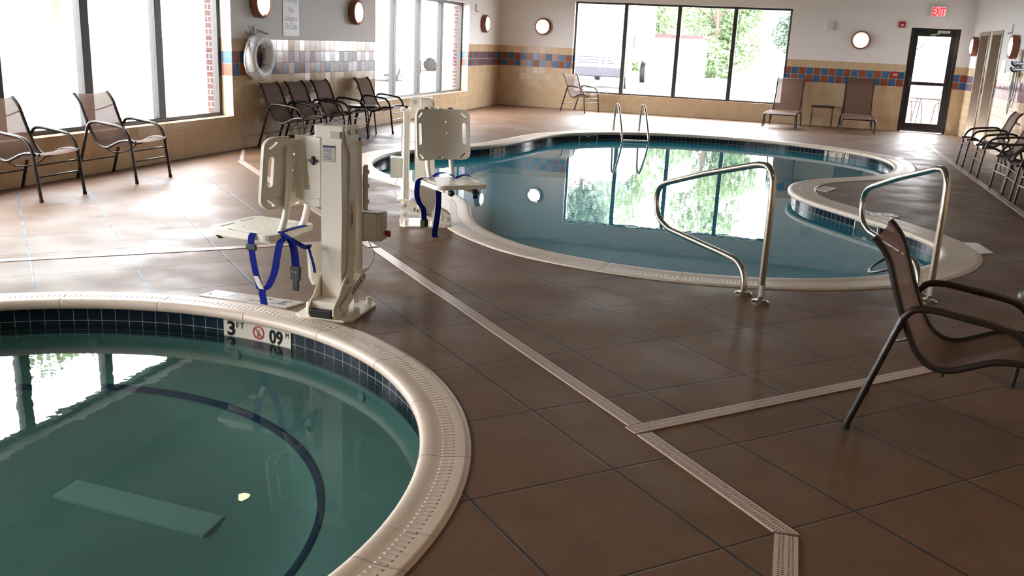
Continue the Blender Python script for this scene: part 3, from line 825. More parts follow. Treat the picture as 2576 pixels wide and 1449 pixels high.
# small curved rail part behind the chair back
root = empty('pool_ladder', (-2.85, 17.14, 0), D2R(25)); tag(root, 'stainless steel pool ladder with two looped rails at the far pool edge', 'ladder')
for s in (-.243, .243):
    bm = BM(); pts = [(s, 0.06, .004), (s, .02, .34), (s, -.02, .44), (s, -.12, .485), (s, -.24, .43), (s, -.36, .28), (s, -.52, .05), (s, -.60, -.16), (s, -.60, -.55)]
    tube(bm, catmull(pts, 5), .020, 12); new_obj('ladder_rail', bm, MT['steel'], root, True)
    bm = BM(); lathe(bm, [(.052, 0), (.052, .01), (.03, .018)], 20, Matrix.Translation((s, .06, 0))); new_obj('escutcheon', bm, MT['steel'], root, True)
for z in (-.125, -.40):
    bm = BM(); box(bm, -.225, .225, -.64, -.57, z, z+.03, bev=.006); new_obj('ladder_step', bm, MT['galv'], root)

# ------------------------------------------------------------------ sling chairs
HW = .262
SEAT = [(0.0, .835), (.035, .80), (.072, .745), (.105, .655), (.145, .55), (.19, .45), (.235, .375), (.29, .335), (.355, .33), (.43, .362), (.50, .395), (.57, .409), (.64, .410), (.69, .403)]
SP = [(v.x, v.z) for v in catmull([(x, 0, z) for x, z in SEAT], 4)]
def make_chair():
    root = empty('sling_chair'); ox = .36
    bm = BM(); uvl = bm.loops.layers.uv.verify(); nY = 8; n = len(SP); W2_ = .232; S = [0.]
    for a, b in zip(SP, SP[1:]): S.append(S[-1]+math.hypot(b[0]-a[0], b[1]-a[1]))
    def grid(off):
        R = []
        for (x, z) in SP:
            row = []
            for j in range(nY+1):
                y = -W2_+2*W2_*j/nY; sag = .012*(1-(y/W2_)**2)
                row.append(bm.verts.new((x-ox+.35*sag, y, z-sag+off)))
            R.append(row)
        for i in range(n-1):
            for j in range(nY):
                f = bm.faces.new((R[i][j], R[i][j+1], R[i+1][j+1], R[i+1][j]))
                for lo, (a, b) in zip(f.loops, ((i, j), (i, j+1), (i+1, j+1), (i+1, j))): lo[uvl].uv = (b*2*W2_/nY, S[a])
        return R
    grid(0.)
    new_obj('sling', bm, MT['sling'], root, True)
    for s in (-1, 1):
        bm = BM(); tube(bm, [(x-ox, s*(W2_+.004), z) for x, z in SP], .0145, 8); new_obj('sling_rail', bm, MT['chair'], root, True)
        bm = BM(); tube(bm, fillet([(.16, 0, .525), (.19, 0, .567), (.26, 0, .578), (.50, 0, .552), (.575, 0, .535), (.632, 0, .47), (.655, 0, .39)], .05, 5), .0150, 10)
        bmesh.ops.translate(bm, verts=bm.verts[:], vec=(-ox, s*HW, 0)); new_obj('armrest', bm, MT['chair'], root, True)
        bm = BM(); tube(bm, [(0-ox, s*HW, .008), (.16-ox, s*HW, .527)], .0150, 10); new_obj('leg', bm, MT['chair'], root, True)
        bm = BM(); tube(bm, [(.654-ox, s*HW, .395), (.70-ox, s*HW, .008)], .0150, 10); new_obj('leg', bm, MT['chair'], root, True)
        for x in (0, .70):
            bm = BM(); lathe(bm, [(.0165, 0), (.0175, .004), (.017, .028)], 12, Matrix.Translation((x-ox+(.003 if x == 0 else -.001), s*HW, 0))); new_obj('foot_cap', bm, MT['rubber'], root, True)
    for x, z in ((.664, .315), (.676, .215), (.058, .175)):
        bm = BM(); tube(bm, [(x-ox, -HW, z), (x-ox, HW, z)], .009, 8); new_obj('crossbar', bm, MT['chair'], root, True)
    for x, z, dx in ((.085, .715, -.085), (.20, .44, -.06), (.335, .325, -.0)):
        bm = BM(); tube(bm, catmull([(x-ox, -.23, z), (x-ox+dx, -.14, z-.05), (x-ox+dx*1.3, 0, z-.065), (x-ox+dx, .14, z-.05), (x-ox, .23, z)], 5), .006, 8); new_obj('spreader_bar', bm, MT['chair'], root, True)
    return root
ch = make_chair(); index_kids(ch)
def place(o, rx, ry, deg):   # rx, ry = midpoint between the rear feet
    a = D2R(deg); o.location = (rx+.36*math.cos(a), ry+.36*math.sin(a), 0); o.rotation_euler = (0, 0, a)
CH = [(.436, 4.22, -12.4, 'large brown sling chair in the right foreground, cut off by the photo edge', 'foreground'),
      (-6.80, 6.70, 0, 'brown sling chair at the far left edge of the photo, by the tall window', 'left'),
      (-6.79, 7.93, 0, 'lone brown sling chair in front of the tall window, right of the edge one', 'left'),
      (-6.77, 11.25, 2, 'brown sling chair under the life ring, nearest of the four by the tiled wall', 'left'),
      (-6.77, 11.93, 0, 'second brown sling chair from the life ring, overlapping the first', 'left'),
      (-6.77, 12.66, 0, 'third brown sling chair from the life ring, left of the round side table', 'left'),
      (-6.74, 14.03, 0, 'fourth brown sling chair from the life ring, right of the round side table', 'left'),
      (-4.98, 21.36, -25, 'sunlit brown sling chair in front of the far window corner', 'far'),
      (3.24, 15.47, 180, 'farthest brown sling chair of the right-hand row, nearest the wall doors', 'right'),
      (3.24, 14.24, 180, 'brown sling chair of the right-hand row just in front of its low table', 'right'),
      (3.24, 12.75, 184, 'brown sling chair of the right-hand row, third from the doors', 'right'),
      (3.24, 12.05, 178, 'brown sling chair of the right-hand row, fourth from the doors', 'right'),
      (3.24, 11.33, 182, 'brown sling chair of the right-hand row, fifth from the doors', 'right'),
      (3.24, 10.70, 178, 'nearest brown sling chair of the right-hand row, mostly outside the photo', 'right')]
G = {'left': 'sling chairs along the left wall', 'right': 'sling chairs in the right-hand row'}
for i, (x, y, a, lb, g) in enumerate(CH):
    o = ch if i == 0 else copy_tree(ch)
    tag(o, lb, 'chair')
    if 'group' in o: del o['group']
    if g in G: o['group'] = G[g]
    place(o, x, y, a)

# loungers
def make_lounger(bw, top, back):
    root = empty('chaise_lounge'); hw = bw/2
    bm = BM(); uvl = bm.loops.layers.uv.verify()
    def sheet(P2, wd, dy=0):
        S = [0.]
        for a, b in zip(P2, P2[1:]): S.append(S[-1]+math.hypot(b[0]-a[0], b[1]-a[1]))
        R = [[bm.verts.new((x, y, z)) for y in (-wd, -wd/2, 0, wd/2, wd)] for x, z in P2]
        for i in range(len(P2)-1):
            for j in range(4):
                f = bm.faces.new((R[i][j], R[i][j+1], R[i+1][j+1], R[i+1][j]))
                for lo, (a, b) in zip(f.loops, ((i, j), (i, j+1), (i+1, j+1), (i+1, j))): lo[uvl].uv = (b*wd/2, S[a])
    sheet([(.10, .31), (.5, .30), (.86, .30), (.93, .285)], hw-.03); new_obj('seat_sling', bm, MT['sling'], root, True)
    bm = BM(); uvl = bm.loops.layers.uv.verify(); sheet([(.08, .33), (-.10+back*.3, .33+(top-.33)*.5), (back, top-.10), (back-.03, top-.02), (back-.075, top)], hw-.055); new_obj('back_sling', bm, MT['sling'], root, True)
    for s in (-1, 1):
        bm = BM(); tube(bm, fillet([(.0, s*(hw-.02), .30), (.90, s*(hw-.02), .295), (.97, s*(hw-.01), .255), (.99, s*hw, .008)], .06, 5), .014, 10); new_obj('side_rail', bm, MT['chair'], root, True)
        bm = BM(); tube(bm, fillet([(.12, s*(hw-.02), .298), (.0, s*(hw-.01), .26), (-.03, s*hw, .008)], .05, 4), .014, 10); new_obj('leg', bm, MT['chair'], root, True)
        bm = BM(); tube(bm, fillet([(.78, s*(hw-.02), .296), (.75, s*(hw), .20), (.74, s*hw, .008)], .05, 4), .013, 10); new_obj('leg', bm, MT['chair'], root, True)
        bm = BM(); tube(bm, [(.08, s*(hw-.05), .33), (-.10+back*.3, s*(hw-.05), .33+(top-.33)*.5), (back, s*(hw-.05), top-.10), (back-.075, s*(hw-.05), top)], .0125, 8); new_obj('back_rail', bm, MT['chair'], root, True)
    bm = BM(); tube(bm, [(.945, -hw+.02, .275), (.945, hw-.02, .275)], .013, 8); new_obj('front_bar', bm, MT['chair'], root, True)
    bm = BM(); tube(bm, [(-.10+back*.3, -hw+.05, .33+(top-.33)*.5), (-.03, -hw+.02, .1)], .009, 8); tube(bm, [(-.10+back*.3, hw-.05, .33+(top-.33)*.5), (-.03, hw-.02, .1)], .009, 8); new_obj('back_support', bm, MT['chair'], root, True)
    return root
l1 = make_lounger(.66, 1.0, -.18); l1.location = (-.10, 21.28, 0); l1.rotation_euler = (0, 0, D2R(-97)); tag(l1, 'brown chaise lounge with raised back right beside the far window, left of the small table', 'lounge chair', 'chaise lounges by the far wall')
l2 = make_lounger(.66, 1.08, -.16); l2.location = (1.34, 21.25, 0); l2.rotation_euler = (0, 0, D2R(-90)); tag(l2, 'brown chaise lounge with raised back against the tiled wall, right of the small table', 'lounge chair', 'chaise lounges by the far wall')

# ------------------------------------------------------------------ small tables
def small_table(name, c, r, h, lb, legs=3, a0=.3, rim=.018, top='ltop', square=False, lr=.011):
    root = empty(name, (c[0], c[1], 0)); tag(root, lb, 'table')
    if square:
        bm = BM(); box(bm, -r, r, -r*.8, r*.8, h-.035, h, bev=.008); new_obj('table_top', bm, MT['chair'], root)
    else:
        bm = BM(); lathe(bm, [(r-.02, h-rim*2), (r, h-rim*1.6), (r+.004, h-rim*.5), (r-.006, h), (r-.016, h-.003)], 40); new_obj('table_rim', bm, MT['chair'], root, True)
        bm = BM(); lathe(bm, [(r-.016, h-.010), (r-.016, h+.001)], 40); new_obj('table_top', bm, MT[top], root)
    for k in range(legs):
        a = a0+2*PI*k/legs
        if square: q = [(-r+.03, -r*.6), (r-.03, -r*.6), (r-.03, r*.6), (-r+.03, r*.6)][k]; p0 = (q[0], q[1]); p1 = (q[0]*1.05, q[1]*1.05)
        else: p0 = (.75*r*math.cos(a), .75*r*math.sin(a)); p1 = (.97*r*math.cos(a), .97*r*math.sin(a))
        bm = BM(); tube(bm, fillet([(p0[0], p0[1], h-.03), ((p0[0]+p1[0])/2, (p0[1]+p1[1])/2, h*.6), (p1[0], p1[1], 0.0)], .05, 3), lr, 8); new_obj('leg', bm, MT['chair'], root, True)
    return root
small_table('side_table', (-6.38, 13.35), .255, .45, 'round side table between third and fourth chairs of the left wall row', 4, .9)
small_table('side_table', (.645, 21.38), .235, .46, 'small dark table between the two chaise lounges', 4, square=True)
small_table('side_table', (2.95, 14.86), .25, .44, 'round side table in the right-hand row, between the two farthest chairs', 3, .5)
small_table('side_table', (1.44, 4.93), .26, .45, 'round pale-topped side table cut off by the right photo edge', 3, 1.4, .03)

# ------------------------------------------------------------------ pool lifts
def make_lift(idx, loc, yaw, seat_rot, label):
    root = empty('pool_lift', (loc[0], loc[1], 0), D2R(yaw)); tag(root, label, 'pool lift', 'white pool lifts on the deck')
    W, PL = MT['white'], MT['plastic']
    # base plate with chamfered corners
    bm = BM(); slab(bm, [(-.21, -.13), (-.17, -.17), (.17, -.17), (.21, -.13), (.21, .13), (.17, .17), (-.17, .17), (-.21, .13)], [], .012)
    bp = new_obj('base_plate', bm, W, root)
    for x, y in ((-.165, -.125), (-.165, .125), (.06, .145), (.06, -.145)):
        bm = BM(); lathe(bm, [(.024, .012), (.024, .014), (.017, .016), (.016, .046), (.013, .050)], 18, Matrix.Translation((x, y, 0))); new_obj('anchor_cap', bm, W, bp, True)
    # pivot housing at the water side
    XZ = lambda y: Matrix(((1, 0, 0, 0), (0, 0, 1, y), (0, 1, 0, 0), (0, 0, 0, 1)))
    ear = [(.02, .012), (.205, .012), (.225, .035), (.222, .075), (.19, .105), (.15, .125), (.10, .18), (.04, .235), (-.03, .25), (-.06, .20), (-.02, .12)]
    bm = BM(); slab(bm, ear, [], .008, XZ(-.078)); slab(bm, ear, [], .008, XZ(.070)); box(bm, .03, .19, -.069, .069, .03, .10, bev=.006)
    hs = new_obj('pivot_housing', bm, W, root)
    bm = BM(); box(bm, .185, .222, -.066, .066, .014, .062, bev=.008); new_obj('bumper', bm, MT['black'], hs)
    for s in (-1, 1):
        for x, z, r in ((.175, .055, .021), (.03, .185, .013)):
            bm = BM(); y = s*.079; lathe(bm, [(r, 0), (r, .006), (r*.7, .009)], 20, arrow((x, y, z), (x, y+s*.1, z))); new_obj('bolt', bm, MT['galv'] if r < .02 else W, hs, True)
    # link arm to the back with the maker's lettering
    lk = [(.13, .045), (.155, .075), (-.17, .195), (-.205, .175), (-.20, .145), (.06, .045)]
    bm = BM(); slab(bm, lk, [], .006, XZ(-.092)); slab(bm, lk, [], .006, XZ(.086)); box(bm, -.19, -.15, -.086, .086, .150, .180)
    ln = new_obj('link_arm', bm, W, root)
    d = Vector((-.305, 0, .110)).normalized(); up = Vector((.34, 0, .94)).normalized()
    bm = BM(); fnA = planefn((-.075, .0930, .135), d, up); text(bm, 'S.R.Smith', .026, fnA, 1.15, .02); poly2(bm, [(-.07, .020), (.07, .020), (.07, .0235), (-.07, .0235)], fnA); new_obj('maker_lettering', bm, MT['ink'], ln); bm = BM()
    fnB = planefn((-.02, -.0930, .112), -d, up); text(bm, 'S.R.Smith', .028, fnB, 1.2, .02)
    new_obj('maker_lettering', bm, MT['ink'], ln)
    for s in (-1, 1):
        bm = BM(); lathe(bm, [(.014, 0), (.014, .006), (.008, .010)], 16, arrow((-.175, s*.091, .170), (-.175, s*.2, .170))); new_obj('bolt', bm, MT['galv'], ln, True)
    # rear pillar
    bm = BM(); er = [(-.205, .012), (-.135, .012), (-.135, .085), (-.150, .105), (-.190, .105), (-.205, .085)]
    slab(bm, er, [], .008, XZ(-.045)); slab(bm, er, [], .008, XZ(.037)); box(bm, -.19, -.15, -.030, .030, .05, .15); new_obj('rear_bracket', bm, W, root)
    bm = BM(); lathe(bm, [(.013, 0), (.013, .007)], 16, arrow((-.170, -.046, .075), (-.170, -.1, .075))); new_obj('bolt', bm, MT['galv'], root, True)
    # mast: tapered hollow box with side plates
    bm = BM()
    prof = [(.06, -.035, .075, .058), (.10, -.05, .075, .060), (.55, -.070, .07, .062), (.95, -.078, .065, .062), (.99, -.078, .05, .062)]
    R = [[bm.verts.new((x, y, z)) for x, y in ((x0, -hy), (x1, -hy), (x1, hy), (x0, hy))] for z, x0, x1, hy in prof]
    for a, b in zip(R, R[1:]):
        for k in range(4): bm.faces.new((a[k], a[(k+1) % 4], b[(k+1) % 4], b[k]))
    bm.faces.new(R[0][::-1]); bm.faces.new(R[-1])
    bmesh.ops.bevel(bm, geom=[e for e in bm.edges if abs(e.verts[0].co.z-e.verts[1].co.z) > .01], offset=.006, segments=2, affect='EDGES')
    ms = new_obj('mast', bm, W, root)
    bm = BM(); sp = [(-.03, .10), (.05, .10), (.055, .16), (.02, .24), (.0, .30), (-.02, .90), (.03, .96), (.04, 1.04), (.02, 1.055), (-.10, 1.055), (-.135, 1.04), (-.135, .97), (-.10, .93), (-.088, .30), (-.07, .20)]
    slab(bm, sp, [], .010, XZ(.064)); slab(bm, sp, [], .010, XZ(-.074)); new_obj('side_plate', bm, W, ms)
    for s in (-1, 1):
        for x in (-.005, -.105):
            bm = BM(); lathe(bm, [(.014, 0), (.014, .007), (.008, .010)], 14, arrow((x, s*.074, 1.015), (x, s*.2, 1.015))); new_obj('bolt', bm, MT['galv'], ms, True)
    bm = BM(); box(bm, -.06, .045, -.110, .060, .985, 1.052, bev=.006); new_obj('head_cap', bm, W, ms)
    bm = BM(); box(bm, .048, .058, -.01, .045, .985, 1.022); new_obj('metal_clip', bm, MT['galv'], ms)
    # labels on the mast
    bm = BM(); fn = planefn((.0672, -.015, .905), (0, 1, 0), (-.02, 0, 1)); poly2(bm, [(-.034, -.042), (.034, -.042), (.034, .042), (-.034, .042)], fn); lb = new_obj('instruction_label', bm, MT['label'], ms)
    bm = BM(); fn = planefn((.0680, -.015, .905), (0, 1, 0), (-.02, 0, 1)); poly2(bm, [(-.034, .030), (.034, .030), (.034, .042), (-.034, .042)], fn)
    for k in range(8): poly2(bm, [(-.03, .024-k*.008), (.024-.004*(k % 3), .024-k*.008), (.024-.004*(k % 3), .0215-k*.008), (-.03, .0215-k*.008)], fn)
    for a in ((-.036, -.034), (.034, .036)): poly2(bm, [(a[0], -.044), (a[1], -.044), (a[1], .044), (a[0], .044)], fn)
    poly2(bm, [(-.036, -.044), (.036, -.044), (.036, -.042), (-.036, -.042)], fn)
    new_obj('print', bm, MT['navy'], lb)
    bm = BM(); fn = planefn((-.030, .0752, .56), (-1, 0, 0), (0, 0, 1)); poly2(bm, [(-.022, -.075), (.022, -.075), (.022, .075), (-.022, .075)], fn); lb = new_obj('warning_label', bm, MT['label'], ms)
    bm = BM(); fn = planefn((-.030, .0758, .56), (-1, 0, 0), (0, 0, 1)); poly2(bm, [(-.018, .022), (.018, .022), (0, .062)], fn); new_obj('warning_triangle', bm, MT['yellow'], lb)
    bm = BM(); poly2(bm, [(.006, -.055), (.019, -.055), (.019, .012), (.006, .012)], fn); new_obj('orange_band', bm, MT['orange'], lb)
    bm = BM(); fn = planefn((-.030, .0764, .56), (-1, 0, 0), (0, 0, 1)); text(bm, '!', .026, planefn(fn(0, .036), (-1, 0, 0), (0, 0, 1)), 1, .01)
    for k in range(5): poly2(bm, [(-.018+k*.005, -.06), (-.0165+k*.005, -.06), (-.0165+k*.005, .01), (-.018+k*.005, .01)], fn)
    new_obj('print', bm, MT['ink'], lb)
    # actuator tubes behind the mast
    bm = BM(); tube(bm, [(-.185, .055, .205), (-.170, .055, .945)], .021, 14); new_obj('actuator_tube', bm, W, root, True)
    bm = BM(); box(bm, -.19, -.135, -.035, .02, .15, .93, bev=.006); new_obj('guide_rail', bm, W, root)
    bm = BM(); box(bm, -.158, -.150, -.036, -.0355, .16, .92); box(bm, -.176, -.170, -.037, -.0355, .16, .92); new_obj('rail_strip', bm, MT['galv'], root)
    bm = BM(); box(bm, -.215, -.125, -.04, .10, .935, .960, bev=.006); new_obj('top_bracket', bm, W, root)
    bm = BM(); lathe(bm, [(.018, .958), (.018, .972), (.010, .976)], 14, Matrix.Translation((-.17, .055, 0))); new_obj('end_cap', bm, MT['black'], root, True)
    bm = BM(); box(bm, -.235, -.12, -.05, .085, .195, .212, bev=.005); new_obj('bottom_bracket', bm, W, root)
    bm = BM(); box(bm, -.200, -.193, .080, .104, .555, .82, bev=.002); box(bm, -.205, -.19, .076, .082, .56, .81)
    for z in (.60, .69, .77): box(bm, -.2, -.188, .100, .112, z, z+.022)
    gv = new_obj('hanging_bracket', bm, MT['galv'], root)
    # control box
    bm = BM(); slab(bm, [(-.295, .035), (-.192, .035), (-.192, .165), (-.212, .187), (-.295, .187)], [], .168, Matrix.Translation((0, 0, .378)))
    bmesh.ops.bevel(bm, geom=bm.edges[:], offset=.006, segments=2, affect='EDGES')
    cb = new_obj('control_box', bm, MT['grey'], root, True)
    fn = planefn((-.254, .1882, .462), (-1, 0, 0), (0, 0, 1))
    bm = BM(); poly2(bm, [(-.03, -.060), (.03, -.060), (.03, .066), (-.03, .066)], fn); pn = new_obj('button_panel', bm, MT['label'], cb)
    bm = BM(); fn = planefn((-.254, .1889, .462), (-1, 0, 0), (0, 0, 1)); text(bm, 'TLC', .016, planefn(fn(0, .050), (-1, 0, 0), (0, 0, 1)), 1.1, .0)
    for z0, k in ((.022, 1), (-.006, -1)): poly2(bm, [(-.010, z0-.007*k), (.010, z0-.007*k), (0, z0+.009*k)], fn)
    poly2(bm, [(-.022, -.026), (.012, -.026), (.012, -.029), (-.022, -.029)], fn); new_obj('print', bm, MT['ink'], pn)
    bm = BM(); lathe(bm, [(.014, 0), (.014, .010), (.020, .012), (.020, .026), (.014, .030)], 20, arrow((-.266, .189, .418), (-.266, .3, .418))); new_obj('stop_button', bm, MT['redbtn'], cb, True)
    bm = BM(); tube(bm, catmull([(-.235, .09, .385), (-.235, .10, .36), (-.26, .12, .28), (-.23, .10, .21), (-.18, .06, .17)], 6), .003, 6); new_obj('cable', bm, MT['grey'], root, True)
    # ---- seat assembly rotates about the mast
    R3 = Matrix.Rotation(D2R(seat_rot), 4, 'Z')
    S = R3
    YZ = lambda x: Matrix(((0, 0, 1, x), (1, 0, 0, 0), (0, 1, 0, 0), (0, 0, 0, 1)))      # 2D x->Y, y->Z
    bm = BM(); cp = [(-.075, .98), (-.075, .66), (-.09, .625), (-.13, .605), (-.235, .640), (-.235, .70), (-.215, .955), (-.16, .985)]
    hole = [(-.140, .69), (-.215, .69), (-.205, .935), (-.165, .935)]
    slab(bm, cp, [hole], .020, S @ YZ(.03)); slab(bm, cp, [hole], .020, S @ YZ(-.05))
    box(bm, -.06, .06, -.145, -.07, .60, .645, S, .006); cr = new_obj('seat_carrier', bm, W, root)
    bm = BM()
    for a in range(4):
        M = S @ Matrix.Translation((.058, -.115, .855)) @ Matrix.Rotation(PI/2, 4, 'Y') @ Matrix.Rotation(a*PI/2, 4, 'Z'); box(bm, .0, .024, -.006, .006, -.006, .008, M, .002)
    lathe(bm, [(.012, -.008), (.012, .014)], 12, S @ Matrix.Translation((.058, -.115, .855)) @ Matrix.Rotation(PI/2, 4, 'Y')); new_obj('locking_knob', bm, MT['black'], cr)
    # back board: rounded, curved, slotted
    bw, bh, z0 = .47, .40, .58
    outer = rrect(0, bh/2, bw, bh, .055, 5)
    holes = [slot(-.195, .21, .17, .030, 90), slot(.195, .21, .17, .030, 90), slot(-.19, .355, .055, .014, 42), slot(.19, .355, .055, .014, -42), slot(-.185, .035, .055, .014, -42), slot(.185, .035, .055, .014, 42), slot(0, .016, .045, .010, 0),
             slot(.055, .30, .016, .0155, 0), slot(.06, .21, .016, .0155, 0)]
    bm = BM(); vs = slab(bm, outer, holes, .018)
    bmesh.ops.subdivide_edges(bm, edges=[e for e in bm.edges if e.calc_length() > .06], cuts=2)
    bmesh.ops.triangulate(bm, faces=bm.faces[:])
    for v in bm.verts:
        x, z, t = v.co.x, v.co.y, v.co.z
        y = -.262+t - .075*(abs(x)/.235)**2.2 + (z-.2)*.10
        v.co = S @ Vector((x, y, z0+z))
    bk = new_obj('back_board', bm, PL, root, True)
    bm = BM(); text(bm, 'SRSmith', .012, planefn(S @ Vector((.0, -.284, .66)), S.to_3x3() @ Vector((1, 0, 0)), (0, 0, 1)), 1, .01); new_obj('lettering', bm, MT['galv'], bk)
    for s in (-1, 1):
        bm = BM(); rr = [.021]*30
        P = catmull([(s*.105, -.235, .93), (s*.105, -.245, .70), (s*.105, -.262, .56), (s*.105, -.295, .455), (s*.105, -.335, .400), (s*.105, -.395, .385), (s*.105, -.60, .384), (s*.105, -.715, .382)], 5)
        tube(bm, [S @ Vector(p) for p in P], .0195, 14); fr = new_obj('seat_frame_tube', bm, PL, root, True)
        bm = BM(); p = S @ Vector((s*.105, -.722, .380)); lathe(bm, [(.0235, -.02), (.0255, .0), (.020, .010)], 20, arrow(p, p+(S.to_3x3() @ Vector((0, -1, 0))))); new_obj('end_cap', bm, MT['black'], fr, True)
        bm = BM(); lathe(bm, [(.022, .975), (.022, .985), (.015, .99)], 16, S @ Matrix.Translation((s*.105, -.222, 0))); new_obj('top_cap', bm, MT['black'], fr, True)
    # seat board
    outer = rrect(0, 0, .45, .44, .06, 5)
    holes = [slot(-.185, 0, .20, .026, 90), slot(.185, 0, .20, .026, 90), slot(-.09, -.175, .13, .024, 0), slot(.09, -.175, .13, .024, 0)]+[slot(x, y, .014, .010, 0) for x in (-.08, 0, .08) for y in (-.07, .02, .11)]
    bm = BM(); slab(bm, outer, holes, .034, S @ Matrix.Translation((0, -.50, .405)))
    seat = new_obj('seat_board', bm, PL, root)
    bm = BM()
    for s in (-1, 1): box(bm, s*.105-.035, s*.105+.035, -.64, -.34, .372, .406, S, .008)
    new_obj('seat_bracket', bm, PL, seat)
    # straps
    def P3(*q): return [S @ Vector(p) for p in q]
    ex = S.to_3x3() @ Vector((1, 0, 0)); ey = S.to_3x3() @ Vector((0, 1, 0))
    def strap(pts, wv, wd=.042, n=5):
        bm = BM(); ribbon(bm, catmull(P3(*pts), n), wv, wd, .003); return new_obj('strap', bm, MT['strap'], root)
    if idx == 0:
        s1 = strap([(.215, -.40, .442), (.238, -.40, .425), (.240, -.40, .36), (.242, -.385, .27), (.240, -.365, .18), (.235, -.355, .13)], ey)
        bm = BM(); box(bm, .232, .250, -.432, -.368, .350, .385, S, .004); new_obj('slider_buckle', bm, MT['black'], s1)
        s2 = strap([(.15, -.235, .425), (.205, -.235, .405), (.225, -.24, .34), (.228, -.26, .24), (.232, -.30, .155), (.237, -.335, .13)], ey, .044)
        bm = BM(); ribbon(bm, catmull(P3((.243, -.372, .205), (.241, -.358, .165), (.239, -.34, .135)), 4), ey, .034, .003); new_obj('worn_patch', bm, MT['label'], s1)
        strap([(.236, -.335, .145), (.238, -.338, .11), (.237, -.33, .07), (.236, -.328, .045)], ey, .046)
        s3 = strap([(.13, -.285, .445), (.15, -.235, .435), (.165, -.185, .40), (.17, -.165, .34), (.17, -.160, .27)], ey, .05)
        bm = BM(); box(bm, .160, .182, -.190, -.128, .195, .275, S, .004); box(bm, .162, .180, -.180, -.138, .135, .200, S, .006); new_obj('buckle', bm, MT['black'], s3)
        bm = BM()
        for yy in (-.172, -.150): lathe(bm, [(.003, 0), (.003, .003)], 8, S @ Matrix.Translation((.182, yy, .245)) @ Matrix.Rotation(PI/2, 4, 'Y'))
        new_obj('rivet', bm, MT['chrome'], s3)
        strap([(.13, -.27, .432), (.14, -.18, .405), (.145, -.10, .38), (.15, -.085, .40)], ex, .05)
        strap([(.15, -.090, .40), (.155, -.075, .36), (.155, -.055, .30), (.155, -.045, .25)], ey, .016)
        strap([(-.12, -.29, .443), (.0, -.27, .452), (.13, -.285, .447)], ey, .04)
    else:
        s1 = strap([(-.12, -.36, .445), (-.19, -.38, .452), (-.243, -.40, .43), (-.262, -.42, .33), (-.25, -.45, .26), (-.225, -.47, .22), (-.222, -.48, .13)], ex, .045)
        strap([(-.07, -.30, .445), (-.04, -.33, .475), (.03, -.34, .480), (.09, -.36, .448)], ey, .06)
        strap([(.08, -.40, .443), (.15, -.38, .462), (.20, -.38, .466), (.222, -.38, .452)], ey, .05)
        strap([(-.115, -.50, .40), (-.12, -.52, .36), (-.125, -.53, .24), (-.145, -.545, .12), (-.165, -.56, .03), (-.155, -.57, .006)], ex, .048)
        strap([(.205, -.45, .40), (.208, -.50, .37), (.21, -.51, .33), (.212, -.51, .29)], ex, .04)
        bm = BM(); box(bm, -.252, -.192, -.492, -.470, .075, .14, S, .004); new_obj('buckle', bm, MT['black'], s1)
        bm = BM(); box(bm, -.262, -.224, -.496, -.488, .080, .135, S, .002); new_obj('buckle_face', bm, simple('green_grey_label', (.22, .30, .22), .5), s1)
        for x in (-.10, .13):
            p = S @ Vector((x, -.728, .375)); q = S @ Vector((x, -.66, .375))
    # foot rest pad under the seat
    bm = BM()
    ft = [(-.14, .16), (-.115, .12), (-.03, .12), (0., .17), (.02, .36), (-.18, .36)]
    slab(bm, ft, [], .018, S @ Matrix(((1, 0, 0, .0), (0, 0, 1, -.19), (0, 1, 0, 0), (0, 0, 0, 1))))
    new_obj('leg_shield', bm, PL, root)
    return root
make_lift(0, (-2.36, 4.62), -87, -8, 'white pool lift beside the round spa, seat with blue straps pointing left')
make_lift(1, (-2.87, 7.23), 24, 22, 'white pool lift at the large pool edge, its slotted back board facing the camera')

# ------------------------------------------------------------------ wall items
def sconce(o, n, lb, g):
    o = Vector(o); n = Vector(n); root = empty('wall_lamp', o); tag(root, lb, 'wall lamp', g); M = arrow((0, 0, 0), n)
    bm = BM(); lathe(bm, [(.165, 0), (.19, .01), (.192, .085), (.182, .105), (.165, .110), (.155, .100)], 48, M); new_obj('lamp_ring', bm, MT['lampring'], root, True)
    bm = BM(); lathe(bm, [(.155, .09), (.150, .104), (.10, .120), (.04, .126)], 40, M); new_obj('lamp_glass', bm, MT['lamp'], root, True)
    if abs(n.x) > .5:
        bm = BM()
        for s in (-1, 1): box(bm, -.008, .008, s*.15-.012, s*.15+.012, .085, .128, M)
        new_obj('clip', bm, MT['lampring'], root)
L = 'round wall lamps on the left wall'; F = 'round wall lamps on the far wall'; Rr = 'round wall lamps on the right wall'
sconce((XL, 11.16, 1.85), (1, 0, 0), 'round bronze-rimmed wall lamp above the life ring, left of the lifeguard sign', L)
sconce((XL, 13.98, 1.84), (1, 0, 0), 'round bronze-rimmed wall lamp right of the lifeguard sign', L)
sconce((XL, 20.55, 1.845), (1, 0, 0), 'round bronze-rimmed wall lamp on the left wall near the far corner', L)
sconce((-5.77, YF, 1.852), (0, -1, 0), 'round wall lamp on the far wall left of the big window', F)
sconce((1.249, YF, 1.855), (0, -1, 0), 'round wall lamp on the far wall between the window and the exit door', F)
sconce((XR, 21.12, 1.815), (-1, 0, 0), 'round bronze-rimmed wall lamp in the far right corner beside the first door', Rr)
sconce((XR, 17.42, 1.79), (-1, 0, 0), 'round bronze-rimmed wall lamp above the pole rack', Rr)
bm = BM(); lathe(bm, [(.075, ZC-.004), (.075, ZC+.002)], 24, Matrix.Translation((-5.07, 7.77, 0)))
root = empty('seen_or_added_downlight', (-5.07, 7.77, ZC)); tag(root, 'lit recessed ceiling downlight, seen only as a bright spot reflected in the spa', 'ceiling lamp')
